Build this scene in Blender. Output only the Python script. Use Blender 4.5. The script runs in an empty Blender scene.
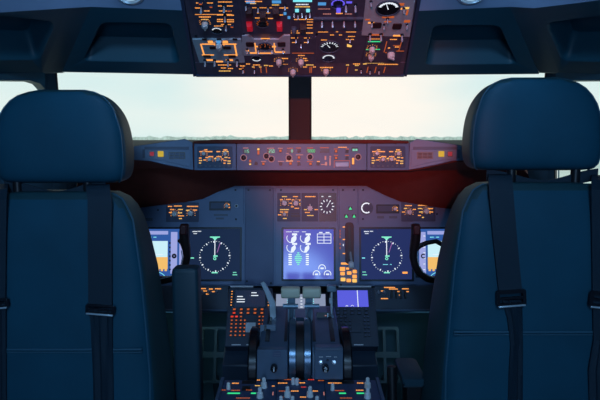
import bpy, bmesh, math, random
from mathutils import Vector, Matrix
random.seed(7)
scene = bpy.context.scene
COL = scene.collection
F = 560.0
CAMZ = 1.25
TILT = math.atan(62.0 / F)
PI = math.pi
cf = Vector((0, math.cos(TILT), -math.sin(TILT)))
cu = Vector((0, math.sin(TILT), math.cos(TILT)))
CAM = Vector((0, 0, CAMZ))


def ray(px, py):
    return cf + Vector((1, 0, 0)) * ((px - 300) / F) + cu * ((200 - py) / F)


def at(px, py, Y):
    d = ray(px, py)
    return CAM + d * (Y / d.y)


# ---------------------------------------------------------------- materials
MATS = {}


def mat(name, col, rough=0.5, metal=0.0, emit=None, estr=0.0, noise=0.0, nscale=40.0, bump=0.0, bscale=300.0, coat=0.0, spec=0.5):
    m = bpy.data.materials.new(name)
    m.use_nodes = True
    nt = m.node_tree
    b = nt.nodes['Principled BSDF']
    b.inputs['Base Color'].default_value = (*col, 1)
    b.inputs['Roughness'].default_value = rough
    b.inputs['Metallic'].default_value = metal
    b.inputs['Coat Weight'].default_value = coat
    b.inputs['Specular IOR Level'].default_value = spec
    if emit:
        b.inputs['Emission Color'].default_value = (*emit, 1)
        b.inputs['Emission Strength'].default_value = estr
    tc = nt.nodes.new('ShaderNodeTexCoord')
    if noise > 0:
        n = nt.nodes.new('ShaderNodeTexNoise')
        n.inputs['Scale'].default_value = nscale
        n.inputs['Detail'].default_value = 4
        nt.links.new(tc.outputs['Object'], n.inputs['Vector'])
        r = nt.nodes.new('ShaderNodeValToRGB')
        r.color_ramp.elements[0].position = 0.3
        r.color_ramp.elements[1].position = 0.7
        r.color_ramp.elements[0].color = (*[c * (1 - noise) for c in col], 1)
        r.color_ramp.elements[1].color = (*[min(1, c * (1 + noise)) for c in col], 1)
        nt.links.new(n.outputs['Fac'], r.inputs['Fac'])
        nt.links.new(r.outputs['Color'], b.inputs['Base Color'])
    if bump > 0:
        n2 = nt.nodes.new('ShaderNodeTexNoise')
        n2.inputs['Scale'].default_value = bscale
        nt.links.new(tc.outputs['Object'], n2.inputs['Vector'])
        bp = nt.nodes.new('ShaderNodeBump')
        bp.inputs['Strength'].default_value = bump
        bp.inputs['Distance'].default_value = 0.002
        nt.links.new(n2.outputs['Fac'], bp.inputs['Height'])
        nt.links.new(bp.outputs['Normal'], b.inputs['Normal'])
    MATS[name] = m
    return m


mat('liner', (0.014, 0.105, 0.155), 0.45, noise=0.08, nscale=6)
mat('liner_top_lit', (0.26, 0.36, 0.52), 0.55, noise=0.05, nscale=6)  # liner blue lightened as if this panel caught more light
mat('shell', (0.05, 0.11, 0.15), 0.7, noise=0.1, nscale=8)
mat('post', (0.06, 0.035, 0.04), 0.6)
mat('floor', (0.03, 0.045, 0.06), 0.85, noise=0.3, nscale=60, bump=0.4)
mat('brow', (0.17, 0.03, 0.018), 0.8, noise=0.1)  # red flare glow on the soffit is put into this colour
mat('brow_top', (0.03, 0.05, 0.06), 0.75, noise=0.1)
mat('fascia', (0.11, 0.19, 0.34), 0.42, noise=0.05, nscale=20)
mat('fascia_dark', (0.05, 0.08, 0.16), 0.45)
mat('mip', (0.15, 0.22, 0.38), 0.4, noise=0.06, nscale=15)
mat('mip_dark', (0.075, 0.115, 0.24), 0.4, noise=0.05, nscale=15)
mat('mip_plate', (0.055, 0.075, 0.15), 0.45)
mat('ohp', (0.15, 0.12, 0.17), 0.5, noise=0.15, nscale=30)
mat('ohp_plate', (0.10, 0.09, 0.14), 0.5, noise=0.15, nscale=50)
mat('grey_plate', (0.60, 0.69, 0.74), 0.45, noise=0.08, nscale=60)
mat('bezel', (0.015, 0.02, 0.035), 0.35)
mat('black', (0.01, 0.011, 0.014), 0.4)
mat('black_gloss', (0.012, 0.012, 0.016), 0.22)
mat('grip', (0.02, 0.012, 0.012), 0.35)
mat('wine', (0.05, 0.009, 0.010), 0.45)
mat('knob', (0.86, 0.88, 0.88), 0.35)
mat('knob_dark', (0.10, 0.13, 0.19), 0.4)
mat('toggle', (0.65, 0.68, 0.75), 0.25, metal=0.3)
mat('steel', (0.55, 0.66, 0.72), 0.3, metal=0.35)
mat('lever_knob', (0.75, 0.74, 0.56), 0.45)
mat('lever', (0.22, 0.32, 0.40), 0.35, metal=0.3)
mat('stand', (0.06, 0.11, 0.18), 0.4, noise=0.08, nscale=25)
mat('drum', (0.07, 0.12, 0.18), 0.22, metal=0.3)
mat('stand_dark', (0.025, 0.045, 0.075), 0.45)
mat('screw', (0.03, 0.04, 0.06), 0.4, metal=0.5)
mat('red_guard', (0.60, 0.01, 0.03), 0.35, emit=(0.8, 0.01, 0.03), estr=0.3)
mat('leather', (0.006, 0.075, 0.125), 0.6, spec=0.3, noise=0.10, nscale=9, bump=0.12, bscale=420)
mat('leather_side', (0.010, 0.055, 0.070), 0.55, spec=0.4, noise=0.10, nscale=9, bump=0.12, bscale=420)
mat('piping', (0.035, 0.12, 0.18), 0.35)
mat('webbing', (0.004, 0.023, 0.042), 0.65, bump=0.5, bscale=900)
mat('buckle', (0.02, 0.025, 0.035), 0.3, metal=0.5)
mat('pad', (0.008, 0.045, 0.068), 0.5, bump=0.1)
mat('footwell', (0.03, 0.06, 0.07), 0.6, noise=0.2, nscale=12)
mat('pedal', (0.03, 0.06, 0.08), 0.5)
mat('white_trim', (0.7, 0.72, 0.76), 0.4)
mat('ground', (0.66, 0.74, 0.70), 0.9, noise=0.15, nscale=0.02)  # distance haze painted in as a pale base colour
mat('trees', (0.62, 0.70, 0.66), 0.9, noise=0.25, nscale=0.25)  # foliage bleached pale to paint in the haze
mat('lens', (0.6, 0.7, 0.8), 0.3, emit=(0.55, 0.8, 1.0), estr=0.5)


def glow(name, col, s):
    return mat(name, tuple(c * 0.25 for c in col), 0.5, emit=col, estr=s)


glow('orange', (1.0, 0.36, 0.07), 1.25)
glow('orange_dim', (1.0, 0.20, 0.04), 0.45)
glow('amber', (1.0, 0.56, 0.13), 1.05)
glow('pinkish', (0.9, 0.35, 0.30), 0.5)
glow('redglow', (1.0, 0.06, 0.02), 0.7)
glow('green', (0.05, 0.9, 0.32), 0.85)
glow('mint', (0.25, 0.95, 0.65), 0.85)
glow('cyan', (0.25, 0.9, 1.0), 0.9)
glow('white', (0.85, 0.92, 1.0), 0.95)
glow('magenta', (0.7, 0.25, 0.8), 0.5)
glow('violet', (0.16, 0.12, 1.0), 0.9)
glow('blueglow', (0.10, 0.42, 0.9), 0.7)
glow('yellow_btn', (0.95, 0.62, 0.02), 0.55)
glow('red_btn', (0.75, 0.03, 0.05), 0.32)


def screenmat(name, col, s):
    m = mat(name, (0.01, 0.012, 0.02), 0.12, emit=col, estr=s)
    return m


screenmat('scr_nav', (0.010, 0.022, 0.060), 1.0)
screenmat('scr_nav_r', (0.018, 0.030, 0.12), 1.0)
screenmat('scr_eng', (0.085, 0.105, 0.50), 1.0)
screenmat('scr_low', (0.24, 0.29, 0.42), 1.0)  # even pale emission stands in for reflected light on the screen
screenmat('scr_cdu', (0.10, 0.11, 0.72), 1.0)
screenmat('scr_off', (0.01, 0.02, 0.05), 1.0)
screenmat('scr_lav', (0.34, 0.38, 0.75), 1.0)
screenmat('scr_sky', (0.62, 0.92, 1.0), 0.95)
screenmat('scr_gnd', (0.95, 0.55, 0.16), 0.95)
screenmat('scr_blue', (0.03, 0.10, 0.36), 1.0)

g = bpy.data.materials.new('glass')
g.use_nodes = True
nt = g.node_tree
nt.nodes.clear()
o_ = nt.nodes.new('ShaderNodeOutputMaterial')
mx = nt.nodes.new('ShaderNodeMixShader')
tr = nt.nodes.new('ShaderNodeBsdfTransparent')
tr.inputs[0].default_value = (0.97, 0.99, 0.985, 1)
gl = nt.nodes.new('ShaderNodeBsdfGlossy')
gl.inputs['Roughness'].default_value = 0.03
fr = nt.nodes.new('ShaderNodeFresnel')
fr.inputs[0].default_value = 1.25
nt.links.new(fr.outputs[0], mx.inputs[0])
nt.links.new(tr.outputs[0], mx.inputs[1])
nt.links.new(gl.outputs[0], mx.inputs[2])
nt.links.new(mx.outputs[0], o_.inputs[0])
MATS['glass'] = g


# ---------------------------------------------------------------- mesh builder
class MB:
    def __init__(s, *mats):
        s.bm = bmesh.new()
        s.mats = list(mats) or ['black']
        s.cur = 0

    def m(s, name):
        if name not in s.mats:
            s.mats.append(name)
        s.cur = s.mats.index(name)
        return s

    def face(s, vs):
        try:
            f = s.bm.faces.new(vs)
            f.material_index = s.cur
            return f
        except ValueError:
            return None

    def ring(s, pts):
        return [s.bm.verts.new(p) for p in pts]

    def bridge(s, a, b, closed=True):
        n = len(a)
        for i in range(n if closed else n - 1):
            s.face((a[i], a[(i + 1) % n], b[(i + 1) % n], b[i]))

    def loft(s, rings, cap0=True, cap1=True):
        R = [s.ring(r) for r in rings]
        for a, b in zip(R, R[1:]):
            s.bridge(a, b)
        if cap0:
            s.face(list(reversed(R[0])))
        if cap1:
            s.face(R[-1])
        return s

    def box(s, x0, x1, y0, y1, z0, z1):
        v = s.ring([(x0, y0, z0), (x1, y0, z0), (x1, y1, z0), (x0, y1, z0), (x0, y0, z1), (x1, y0, z1), (x1, y1, z1), (x0, y1, z1)])
        for f in ((3, 2, 1, 0), (4, 5, 6, 7), (0, 1, 5, 4), (1, 2, 6, 5), (2, 3, 7, 6), (3, 0, 4, 7)):
            s.face([v[i] for i in f])
        return s

    def prism(s, poly, z0, z1, f=None):
        f = f or (lambda u, v, w: (u, v, w))
        return s.loft([[f(u, v, z0) for u, v in poly], [f(u, v, z1) for u, v in poly]])

    def rect(s, x0, x1, y0, y1, z):
        s.face(s.ring([(x0, y0, z), (x1, y0, z), (x1, y1, z), (x0, y1, z)]))
        return s

    def lathe(s, prof, n=20, c=(0, 0, 0), axis='z', cap=True):
        rr = []
        for r, z in prof:
            ring = []
            for i in range(n):
                a = 2 * PI * i / n
                x, y = r * math.cos(a), r * math.sin(a)
                if axis == 'z':
                    p = (x, y, z)
                elif axis == 'x':
                    p = (z, x, y)
                else:
                    p = (y, z, x)
                ring.append((p[0] + c[0], p[1] + c[1], p[2] + c[2]))
            rr.append(ring)
        return s.loft(rr, cap, cap)

    def tube(s, path, r, n=10, cap=True, sx=1.0):
        path = [Vector(p) for p in path]
        if not isinstance(r, (list, tuple)):
            r = [r] * len(path)
        rings = []
        up = None
        for i, p in enumerate(path):
            a = path[max(i - 1, 0)]
            b = path[min(i + 1, len(path) - 1)]
            t = (b - a).normalized()
            if up is None:
                up = Vector((0, 0, 1)) if abs(t.z) < 0.9 else Vector((0, 1, 0))
            x = t.cross(up).normalized()
            y = x.cross(t).normalized()
            up = y
            rings.append([tuple(p + x * math.cos(2 * PI * k / n) * r[i] * sx + y * math.sin(2 * PI * k / n) * r[i]) for k in range(n)])
        return s.loft(rings, cap, cap)

    def fillholes(s, outer, holes, z, depth, f=None):
        """flat sheet with holes, thickness depth below z"""
        f = f or (lambda u, v, w: (u, v, w))
        tops = []
        edges = []
        for loop in [outer] + holes:
            vs = [s.bm.verts.new(f(u, v, z)) for u, v in loop]
            tops.append(vs)
            for i in range(len(vs)):
                edges.append(s.bm.edges.new((vs[i], vs[(i + 1) % len(vs)])))
        r = bmesh.ops.triangle_fill(s.bm, edges=edges, use_beauty=True)
        fs = [e for e in r['geom'] if isinstance(e, bmesh.types.BMFace)]
        for x in fs:
            x.material_index = s.cur
        if depth:
            bots = [[s.bm.verts.new(f(u, v, z - depth)) for u, v in loop] for loop in [outer] + holes]
            mp = {}
            for a, b in zip(tops, bots):
                for p, q in zip(a, b):
                    mp[p] = q
                s.bridge(a, b)
            for x in fs:
                s.face([mp[v] for v in x.verts])
        return tops

    def mesh(s, name, smooth=35):
        bmesh.ops.recalc_face_normals(s.bm, faces=s.bm.faces[:]) if s.bm.faces else None
        me = bpy.data.meshes.new(name)
        s.bm.to_mesh(me)
        s.bm.free()
        for m in s.mats:
            me.materials.append(MATS[m])
        if smooth:
            me.shade_smooth()
            me.set_sharp_from_angle(angle=math.radians(smooth))
        return me


WM = {}


def link(name, data, M=None, parent=None, bevel=0, subsurf=0, seg=2):
    if isinstance(data, MB):
        data = data.mesh(name, smooth=35 if not bevel else 50)
    o = bpy.data.objects.new(name, data)
    COL.objects.link(o)
    M = M if M is not None else Matrix.Identity(4)
    WM[o.name] = M
    if parent is not None:
        o.parent = parent
        o.matrix_local = WM[parent.name].inverted() @ M
    else:
        o.matrix_world = M
    if bevel:
        b = o.modifiers.new('bevel', 'BEVEL')
        b.width = bevel
        b.segments = seg
        b.limit_method = 'ANGLE'
        b.angle_limit = math.radians(40)
    if subsurf:
        b = o.modifiers.new('subd', 'SUBSURF')
        b.levels = b.render_levels = subsurf
    return o


def thing(name, label, cat, loc, group=None, M=None):
    M = M if M is not None else Matrix.Translation(Vector(loc))
    o = link(name, None, M)
    o.empty_display_size = 0.05
    return tag(o, label, cat, group)


def tag(o, label=None, cat=None, group=None, kind=None):
    if label:
        o['label'] = label
    if cat:
        o['category'] = cat
    if group:
        o['group'] = group
    if kind:
        o['kind'] = kind
    return o


def struct(name, data, label, cat, M=None, **k):
    o = link(name, data, M, **k)
    return tag(o, label, cat, kind='structure')


class Plane:
    def __init__(s, o, right, up):
        s.o = Vector(o)
        s.U = Vector(right).normalized()
        up = Vector(up)
        s.V = (up - s.U * up.dot(s.U)).normalized()
        s.N = s.U.cross(s.V)
        s.M = Matrix(((s.U.x, s.V.x, s.N.x, s.o.x), (s.U.y, s.V.y, s.N.y, s.o.y), (s.U.z, s.V.z, s.N.z, s.o.z), (0, 0, 0, 1)))

    def p(s, px, py, n=0.0):
        d = ray(px, py)
        q = s.o + s.N * n
        t = (q - CAM).dot(s.N) / d.dot(s.N)
        r = CAM + d * t - s.o
        return (r.dot(s.U), r.dot(s.V))

    def poly(s, pts, n=0.0):
        return [s.p(x, y, n) for x, y in pts]

    def w(s, u, v, n=0):
        return s.o + s.U * u + s.V * v + s.N * n

    def T(s, px, py, n=0.0, rot=0.0):
        u, v = s.p(px, py, n)
        return s.M @ Matrix.Translation((u, v, n)) @ Matrix.Rotation(rot, 4, 'Z')

    @property
    def k(s):  # metres per photo pixel near the origin
        return (s.o - CAM).length / F


def plane2(pyb, Yb, pyt, Yt, px=300):
    a, b = at(px, pyb, Yb), at(px, pyt, Yt)
    a.x = b.x = 0
    return Plane(a, (1, 0, 0), b - a)


def rrect(x0, x1, y0, y1, r, n=5):
    pts = []
    for cx, cy, a0 in ((x1 - r, y0 + r, -90), (x1 - r, y1 - r, 0), (x0 + r, y1 - r, 90), (x0 + r, y0 + r, 180)):
        for i in range(n + 1):
            a = math.radians(a0 + 90 * i / n)
            pts.append((cx + r * math.cos(a), cy + r * math.sin(a)))
    return pts


def roundpoly(pts, r, n=5):
    out = []
    N = len(pts)
    for i in range(N):
        p = Vector(pts[i]).to_2d()
        a = (Vector(pts[i - 1]).to_2d() - p)
        b = (Vector(pts[(i + 1) % N]).to_2d() - p)
        d = min(r, a.length * 0.45, b.length * 0.45)
        p0, p1 = p + a.normalized() * d, p + b.normalized() * d
        for k in range(n + 1):
            t = k / n
            q = p0 * (1 - t) ** 2 + p * 2 * t * (1 - t) + p1 * t * t
            out.append((q.x, q.y))
    return out


def prect(P, x0, x1, y0, y1, n=0):
    """local rectangle bounds for a pixel rectangle"""
    a = P.p((x0 + x1) / 2, (y0 + y1) / 2, n)
    k0 = P.p(x0, (y0 + y1) / 2, n)[0]
    k1 = P.p(x1, (y0 + y1) / 2, n)[0]
    v0 = P.p((x0 + x1) / 2, y1, n)[1]
    v1 = P.p((x0 + x1) / 2, y0, n)[1]
    return k0, k1, v0, v1


def dash(mb, P, x0, x1, y, h=1.2, n=0.0005, m='orange', words=True):
    """a row of tiny backlit lettering"""
    mb.m(m)
    if words:
        h = min(h, 1.35) * (.72 if P is globals().get("MI") else .78)
    u0, u1, v0, v1 = prect(P, x0, x1, y - h / 2, y + h / 2, n)
    if not words:
        mb.rect(u0, u1, v0, v1, n)
        return
    L = u1 - u0
    unit = abs(v1 - v0) * 0.75
    x = u0
    while x < u1 - unit * 0.3:
        w = unit * random.choice((0.7, 1.0, 1.0, 1.6))
        mb.rect(x, min(x + w, u1), v0, v1, n)
        x += w + unit * 0.28
    return


# ---------------------------------------------------------------- shared little control meshes (local z = out of the panel)
def knob_mesh(r, h, m='knob', pointer=True):
    b = MB('knob_dark')
    b.lathe([(r * 1.15, 0), (r * 1.15, h * .18), (r * 1.0, h * .2)], 18)
    b.m(m).lathe([(r, h * .2), (r * .95, h * .75), (r * .82, h), (r * .3, h * 1.02)], 18)
    if pointer:
        b.box(-r * .22, r * .22, -r * .9, r * 1.05, h * .7, h * 1.25)
        b.m('white_trim').box(-r * .08, r * .08, r * .3, r * 1.02, h * 1.25, h * 1.28)
    return b.mesh('knob')


def toggle_mesh(L=0.017, r=0.0022, m='toggle'):
    b = MB('screw')
    b.lathe([(r * 2.0, 0), (r * 2.0, 0.002), (r * 1.3, 0.0035)], 12)
    b.m(m)
    b.tube([(0, 0, 0.002), (0, -L * .1, L * .4), (0, -L * .22, L * .8), (0, -L * .27, L)], [r * .65, r * .9, r * 1.25, r * .9], 10)
    return b.mesh('toggle_switch')


def gauge_mesh(r, sweep=(220, -40), ticks=11, m='white', arc=False, hand=60, face='black_gloss'):
    b = MB('knob_dark')
    b.lathe([(r * 1.12, 0), (r * 1.12, .003), (r, .003), (r * .98, .0012), (r * .2, .0012)], 28)
    b.m(face).lathe([(r * .97, .001), (r * .97, .0016), (r * .1, .0017)], 28)
    b.m(m)
    a0, a1 = sweep
    for i in range(ticks):
        a = math.radians(a0 + (a1 - a0) * i / (ticks - 1))
        ca, sa = math.cos(a), math.sin(a)
        for (q0, q1, hw) in ((.66, .92, .055),):
            pts = [(q0, -hw), (q1, -hw), (q1, hw), (q0, hw)]
            b.face(b.ring([((x * ca - y * sa) * r, (x * sa + y * ca) * r, .0021) for x, y in pts]))
    if arc:
        n = 20
        for i in range(n):
            A = math.radians(a0 + (a1 - a0) * i / n)
            B = math.radians(a0 + (a1 - a0) * (i + 1) / n)
            b.face(b.ring([(math.cos(A) * r * .72, math.sin(A) * r * .72, .0022), (math.cos(A) * r * .9, math.sin(A) * r * .9, .0022),
                           (math.cos(B) * r * .9, math.sin(B) * r * .9, .0022), (math.cos(B) * r * .72, math.sin(B) * r * .72, .0022)]))
    if hand is not None:
        a = math.radians(hand)
        ca, sa = math.cos(a), math.sin(a)
        b.face(b.ring([((x * ca - y * sa) * r, (x * sa + y * ca) * r, .0024) for x, y in ((-.1, -.05), (.7, -.02), (.7, .02), (-.1, .05))]))
    return b.mesh('gauge')


def screw_mesh(r=0.0035):
    b = MB('screw')
    b.lathe([(r, 0), (r, .001), (r * .7, .0018), (r * .1, .0018)], 12)
    return b.mesh('screw')


def button_mesh(w, h, d, m='knob_dark', cap=None):
    b = MB(m)
    b.prism(rrect(-w / 2, w / 2, -h / 2, h / 2, min(w, h) * .18, 3), 0, d)
    if cap:
        b.m(cap).rect(-w * .34, w * .34, -h * .34, h * .34, d + .0003)
    return b.mesh('button')


TOG = toggle_mesh()
TOG_S = toggle_mesh(0.012, 0.0016)
KN = knob_mesh(0.0075, 0.014)
KN_S = knob_mesh(0.0062, 0.011)
KN_M = knob_mesh(0.0100, 0.014)
KN_D = knob_mesh(0.0065, 0.012, 'knob_dark')
KN_B = knob_mesh(0.0095, 0.014)
SCR = screw_mesh()


def dial_marks(P, px, py, parent, n, r=.0125, m='orange', a0=205, a1=-25, cnt=9):
    b = MB(m)
    for i in range(cnt):
        a = math.radians(a0 + (a1 - a0) * i / (cnt - 1))
        ca, sa = math.cos(a), math.sin(a)
        q = r * (1.32 if i % 2 == 0 else 1.2)
        b.face(b.ring([(x * ca - y * sa, x * sa + y * ca, .0006) for x, y in ((r, -.0006), (q, -.0006), (q, .0006), (r, .0006))]))
    return link('dial_marks', b, P.T(px, py, n), parent)


def put(name, me, P, px, py, parent, n=0.0, rot=0.0, label=None):
    if name == 'knob' and me in (KN, KN_S, KN_M) and P is not AP_:
        dial_marks(P, px, py, parent, n, {KN: .0105, KN_S: .0085, KN_M: .0130}[me])
    o = link(name, me, P.T(px, py, n, rot), parent)
    if label:
        o['label'] = label
    return o


AP_ = None
SEG = {'0': 'abcdef', '1': 'bc', '2': 'abged', '3': 'abgcd', '4': 'fgbc', '5': 'afgcd', '6': 'afgedc', '7': 'abc', '8': 'abcdefg', '9': 'abcdfg'}


def digits(mb, txt, x0, x1, y0, y1, z, m):
    mb.m(m)
    n = len(txt)
    cw = (x1 - x0) / n
    H = y1 - y0
    for i, ch in enumerate(txt):
        a, b = x0 + cw * (i + .1), x0 + cw * (i + .85)
        t = min(cw, H) * .16
        for sgm in SEG.get(ch, ''):
            r = {'a': (a, b, y1 - t, y1), 'd': (a, b, y0, y0 + t), 'g': (a, b, y0 + H / 2 - t / 2, y0 + H / 2 + t / 2),
                 'f': (a, a + t, y0 + H / 2, y1), 'e': (a, a + t, y0, y0 + H / 2), 'b': (b - t, b, y0 + H / 2, y1), 'c': (b - t, b, y0, y0 + H / 2)}[sgm]
            mb.rect(*r, z)


# ================================================================= SHELL
ZC = 2.06
C = Vector((0, 2.28, 0))
AL, AR = Vector((-0.885, 2.0, 0)), Vector((0.885, 2.0, 0))
BL, BR = Vector((-1.32, 1.42, 0)), Vector((1.32, 1.42, 0))

b = MB('floor')
b.prism([(-1.39, -1.6), (1.39, -1.6), (1.39, 1.44), (1.0, 2.02), (0, 2.38), (-1.0, 2.02), (-1.39, 1.44)], -0.05, 0.0)
struct('floor', b, 'dark carpeted flight deck floor', 'floor')
b = MB('shell')
b.prism([(-1.39, -1.6), (1.39, -1.6), (1.39, 1.44), (1.0, 2.02), (0, 2.38), (-1.0, 2.02), (-1.39, 1.44)], ZC, ZC + .06)
struct('ceiling', b, 'dark blue flight deck ceiling above the panels', 'ceiling')
b = MB('shell')
b.box(-1.38, 1.38, -1.58, -1.5, 0, ZC)
struct('wall_back', b, 'dark rear bulkhead behind the seats', 'wall')
for s, nm in ((-1, 'left'), (1, 'right')):
    b = MB('shell')
    b.box(min(s * 1.32, s * 1.38), max(s * 1.32, s * 1.38), -1.5, 1.43, 0, ZC)
    struct('wall_%s_rear' % nm, b, 'dark rear side wall beside the %s seat' % nm, 'wall')

WIN = 0


def window_wall(name, p0, p1, holepx, label, wlabel, th=0.03, mt='shell'):
    """vertical wall from p0 to p1 (left to right as seen from inside) with one glazed opening"""
    global WIN
    P = Plane(Vector((p0.x, p0.y, 0)), p1 - p0, (0, 0, 1))
    L = (p1 - p0).length
    hole = roundpoly(P.poly(holepx), 0.035, 5)
    b = MB(mt)
    b.fillholes([(0, 0), (L, 0), (L, ZC), (0, ZC)], [hole], 0, th)
    struct(name, b, label, 'wall', P.M)
    cx = sum(u for u, v in hole) / len(hole)
    cy = sum(v for u, v in hole) / len(hole)
    WIN += 1
    b = MB('glass')
    b.prism([(cx + (u - cx) * .995, cy + (v - cy) * .995) for u, v in hole], -th * .6, -th * .6 + .006)
    w = struct('window_%d' % WIN, b, wlabel, 'window', P.M)
    b = MB('black')
    inner = [(cx + (u - cx) * .985, cy + (v - cy) * .97) for u, v in hole]
    b.fillholes(hole, [inner], 0.004, 0.012)
    link('window_gasket', b, P.M, w)
    return P


window_wall('wall_front_left', AL, C, [(54, 60), (291.5, 60), (291.5, 150), (62, 158)], 'front bulkhead left of the centre post',
            'left front windshield pane, bright hazy sky behind it')
window_wall('wall_front_right', C, AR, [(309.5, 60), (548, 60), (540, 158), (309.5, 150)], 'front bulkhead right of the centre post',
            'right front windshield pane, bright hazy sky behind it')
window_wall('wall_left', BL, AL, [(-75, 76), (30, 77), (46, 93), (46, 178), (-75, 182)], 'left side wall with the captain side window',
            'left side window beside the left seat headrest')
window_wall('wall_right', AR, BR, [(555, 95), (571, 78), (675, 77), (675, 200), (555, 195)], 'right side wall with the first officer side window',
            'right side window beside the right seat headrest')
b = MB('post')
P0 = Plane((0, 2.2, 0), (1, 0, 0), (0, 0, 1))
b.prism([(-.045, 2.19), (.045, 2.19), (.04, 2.275), (-.04, 2.275)], 0.9, 2.05)
struct('trim_1', b, 'dark centre post between the two windshields', 'window post', bevel=.008)
o = bpy.data.objects['trim_1']

# ------------------------------------------------ ceiling liners with pockets
OH = plane2(74, 1.50, 0, 1.22)       # the overhead panel plane


def liner(name, P, outer, holes, label, depth=0.055, mt='liner'):
    b = MB(mt)
    outerl = P.poly(outer)
    hl = [roundpoly(P.poly(h), 0.022, 6) for h in holes]
    b.fillholes(outerl, hl, 0, 0)
    # outer skirt
    top = [b.bm.verts.new((u, v, 0)) for u, v in outerl]
    bot = [b.bm.verts.new((u, v, -.02)) for u, v in outerl]
    b.bridge(top, bot)
    for h in hl:
        cx = sum(u for u, v in h) / len(h)
        cy = sum(v for u, v in h) / len(h)

        def sc(k, z):
            return [(cx + (u - cx) * k, cy + (v - cy) * k, z) for u, v in h]
        rings = [sc(1, 0), sc(.985, -.0015), sc(.965, -.005), sc(.945, -.012), [(x, y + .012, z) for x, y, z in sc(.90, -depth + .008)], [(x, y + .014, z) for x, y, z in sc(.85, -depth)]]
        b.loft(rings, False, True)
    bmesh.ops.remove_doubles(b.bm, verts=b.bm.verts[:], dist=1e-5)
    o = link(name, b, P.M)
    tag(o, label, 'ceiling liner', kind='structure')
    return o


EDGE_L = at(43, 71, 1.505)
liner('trim_2', OH, [(197.5, 74.5), (62, 72), (91, 6.8), (184.5, 10.5)], [[(101, 22), (171, 23), (181, 63), (82, 61)]],
      'left ceiling liner panel with a deep map pocket', )
liner('trim_3', OH, [(403, 75), (417, 11), (510, 7), (539, 74)], [[(433, 25), (500, 25), (518, 64), (424, 65)]],
      'right ceiling liner panel with a deep map pocket')
for s in (-1, 1):
    def X(px):
        return px if s < 0 else 601 - px
    # side pocket panels turn aft beside the front ones
    P1, P2 = OH.w(*OH.p(X(62), 72)), OH.w(*OH.p(X(91), 6.8))
    cpt = at(X(42), 72.3, P1.y - .028)
    top = at(X(67), 8.2, P2.y - .028)
    Mi, Mt = at(X(52.5), 72.2, P1.y - .007), at(X(79.5), 7.4, P2.y - .007)
    b = MB('liner')
    A_, B_, C_ = b.ring([P1, P2]), b.ring([Mi, Mt]), b.ring([cpt, top])
    b.bridge(A_, B_, False); b.bridge(B_, C_, False)
    D_ = b.ring([P1 + Vector((0, .02, 0)), Mi + Vector((0, .02, 0)), cpt + Vector((0, .02, 0))])
    b.face([A_[0], B_[0], C_[0], D_[2], D_[1], D_[0]])
    struct('trim_%d' % (10 if s < 0 else 11), b, ('left' if s < 0 else 'right') + ' rounded corner moulding between two ceiling liner panels', 'moulding')
    aft = at(X(-75), 74, 1.25)
    # facet plane through the two corner points and an aft point
    U = (aft - cpt) * (1 if s > 0 else -1)
    SP = Plane(cpt, U, top - cpt)
    oy = 0 if s < 0 else 1
    if s < 0:
        out = [(42, 72.3), (-90, 74), (-90, 12), (0, 12.5), (67, 8.2)]
        hole = [(62, 22), (40, 62), (-60, 62), (-70, 10), (-10, 13)]
        hole = [(56, 22), (40, 60), (-70, 61), (-75, 20), (0, 15)]
    else:
        out = [(559, 72.3), (534, 8.2), (601, 0), (700, -4), (700, 78)]
        hole = [(545, 23), (562, 61), (672, 64), (672, 12), (601, 15)]
    liner('trim_%d' % (4 if s < 0 else 5), SP, out, [hole],
          ('left' if s < 0 else 'right') + ' outer ceiling liner panel with a side pocket at the picture edge', depth=.06)
    # header below the side pocket down to the side window, and the upper roof panel
    b = MB('liner')
    f0 = [at(X(45), 72.5, 1.507), at(X(-100), 74.5, 1.17), at(X(-100), 79, 1.17), at(X(30), 80.5, 1.48), at(X(40), 83.5, 1.50), at(X(45), 89, 1.52)]
    off = Vector((s * .03, .03, 0.0))
    b.loft([[tuple(p) for p in f0], [tuple(p + off) for p in f0]])
    struct('trim_%d' % (6 if s < 0 else 7), b, ('left' if s < 0 else 'right') + ' side window header moulding', 'moulding')
    b = MB('liner_top_lit')
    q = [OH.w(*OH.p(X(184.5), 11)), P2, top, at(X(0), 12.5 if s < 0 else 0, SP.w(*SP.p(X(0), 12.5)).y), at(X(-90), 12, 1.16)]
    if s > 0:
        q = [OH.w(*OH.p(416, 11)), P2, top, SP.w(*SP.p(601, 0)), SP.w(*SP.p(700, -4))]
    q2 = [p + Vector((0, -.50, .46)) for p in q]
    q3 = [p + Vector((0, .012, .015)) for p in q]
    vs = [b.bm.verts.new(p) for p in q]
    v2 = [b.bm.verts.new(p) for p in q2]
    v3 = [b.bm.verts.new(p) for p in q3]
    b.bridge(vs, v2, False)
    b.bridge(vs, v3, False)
    struct('trim_%d' % (8 if s < 0 else 9), b, ('left' if s < 0 else 'right') + ' upper ceiling panel, lit tone painted into its blue', 'ceiling panel')
    # dome light in the upper panel
    base = OH.w(*OH.p(X(133.5), 8.6))
    DP = Plane(base, (1, 0, 0), Vector((0, -.50, .46)))
    DM = DP.M @ Matrix.Translation((0, .047, 0.0))
    t = thing('dome_light', 'round dome light in the %s upper ceiling panel, cut by the top edge' % ('left' if s < 0 else 'right'), 'ceiling light', None, M=DM)
    b = MB('steel')
    b.lathe([(.036, 0), (.036, .003), (.031, .006), (.028, .002), (.026, .002)], 28)
    link('bezel', b, DM, t)
    b = MB('lens')
    b.lathe([(.027, .001), (.025, .005), (.015, .007), (.002, .008)], 28)
    link('lens', b, DM, t)


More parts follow.
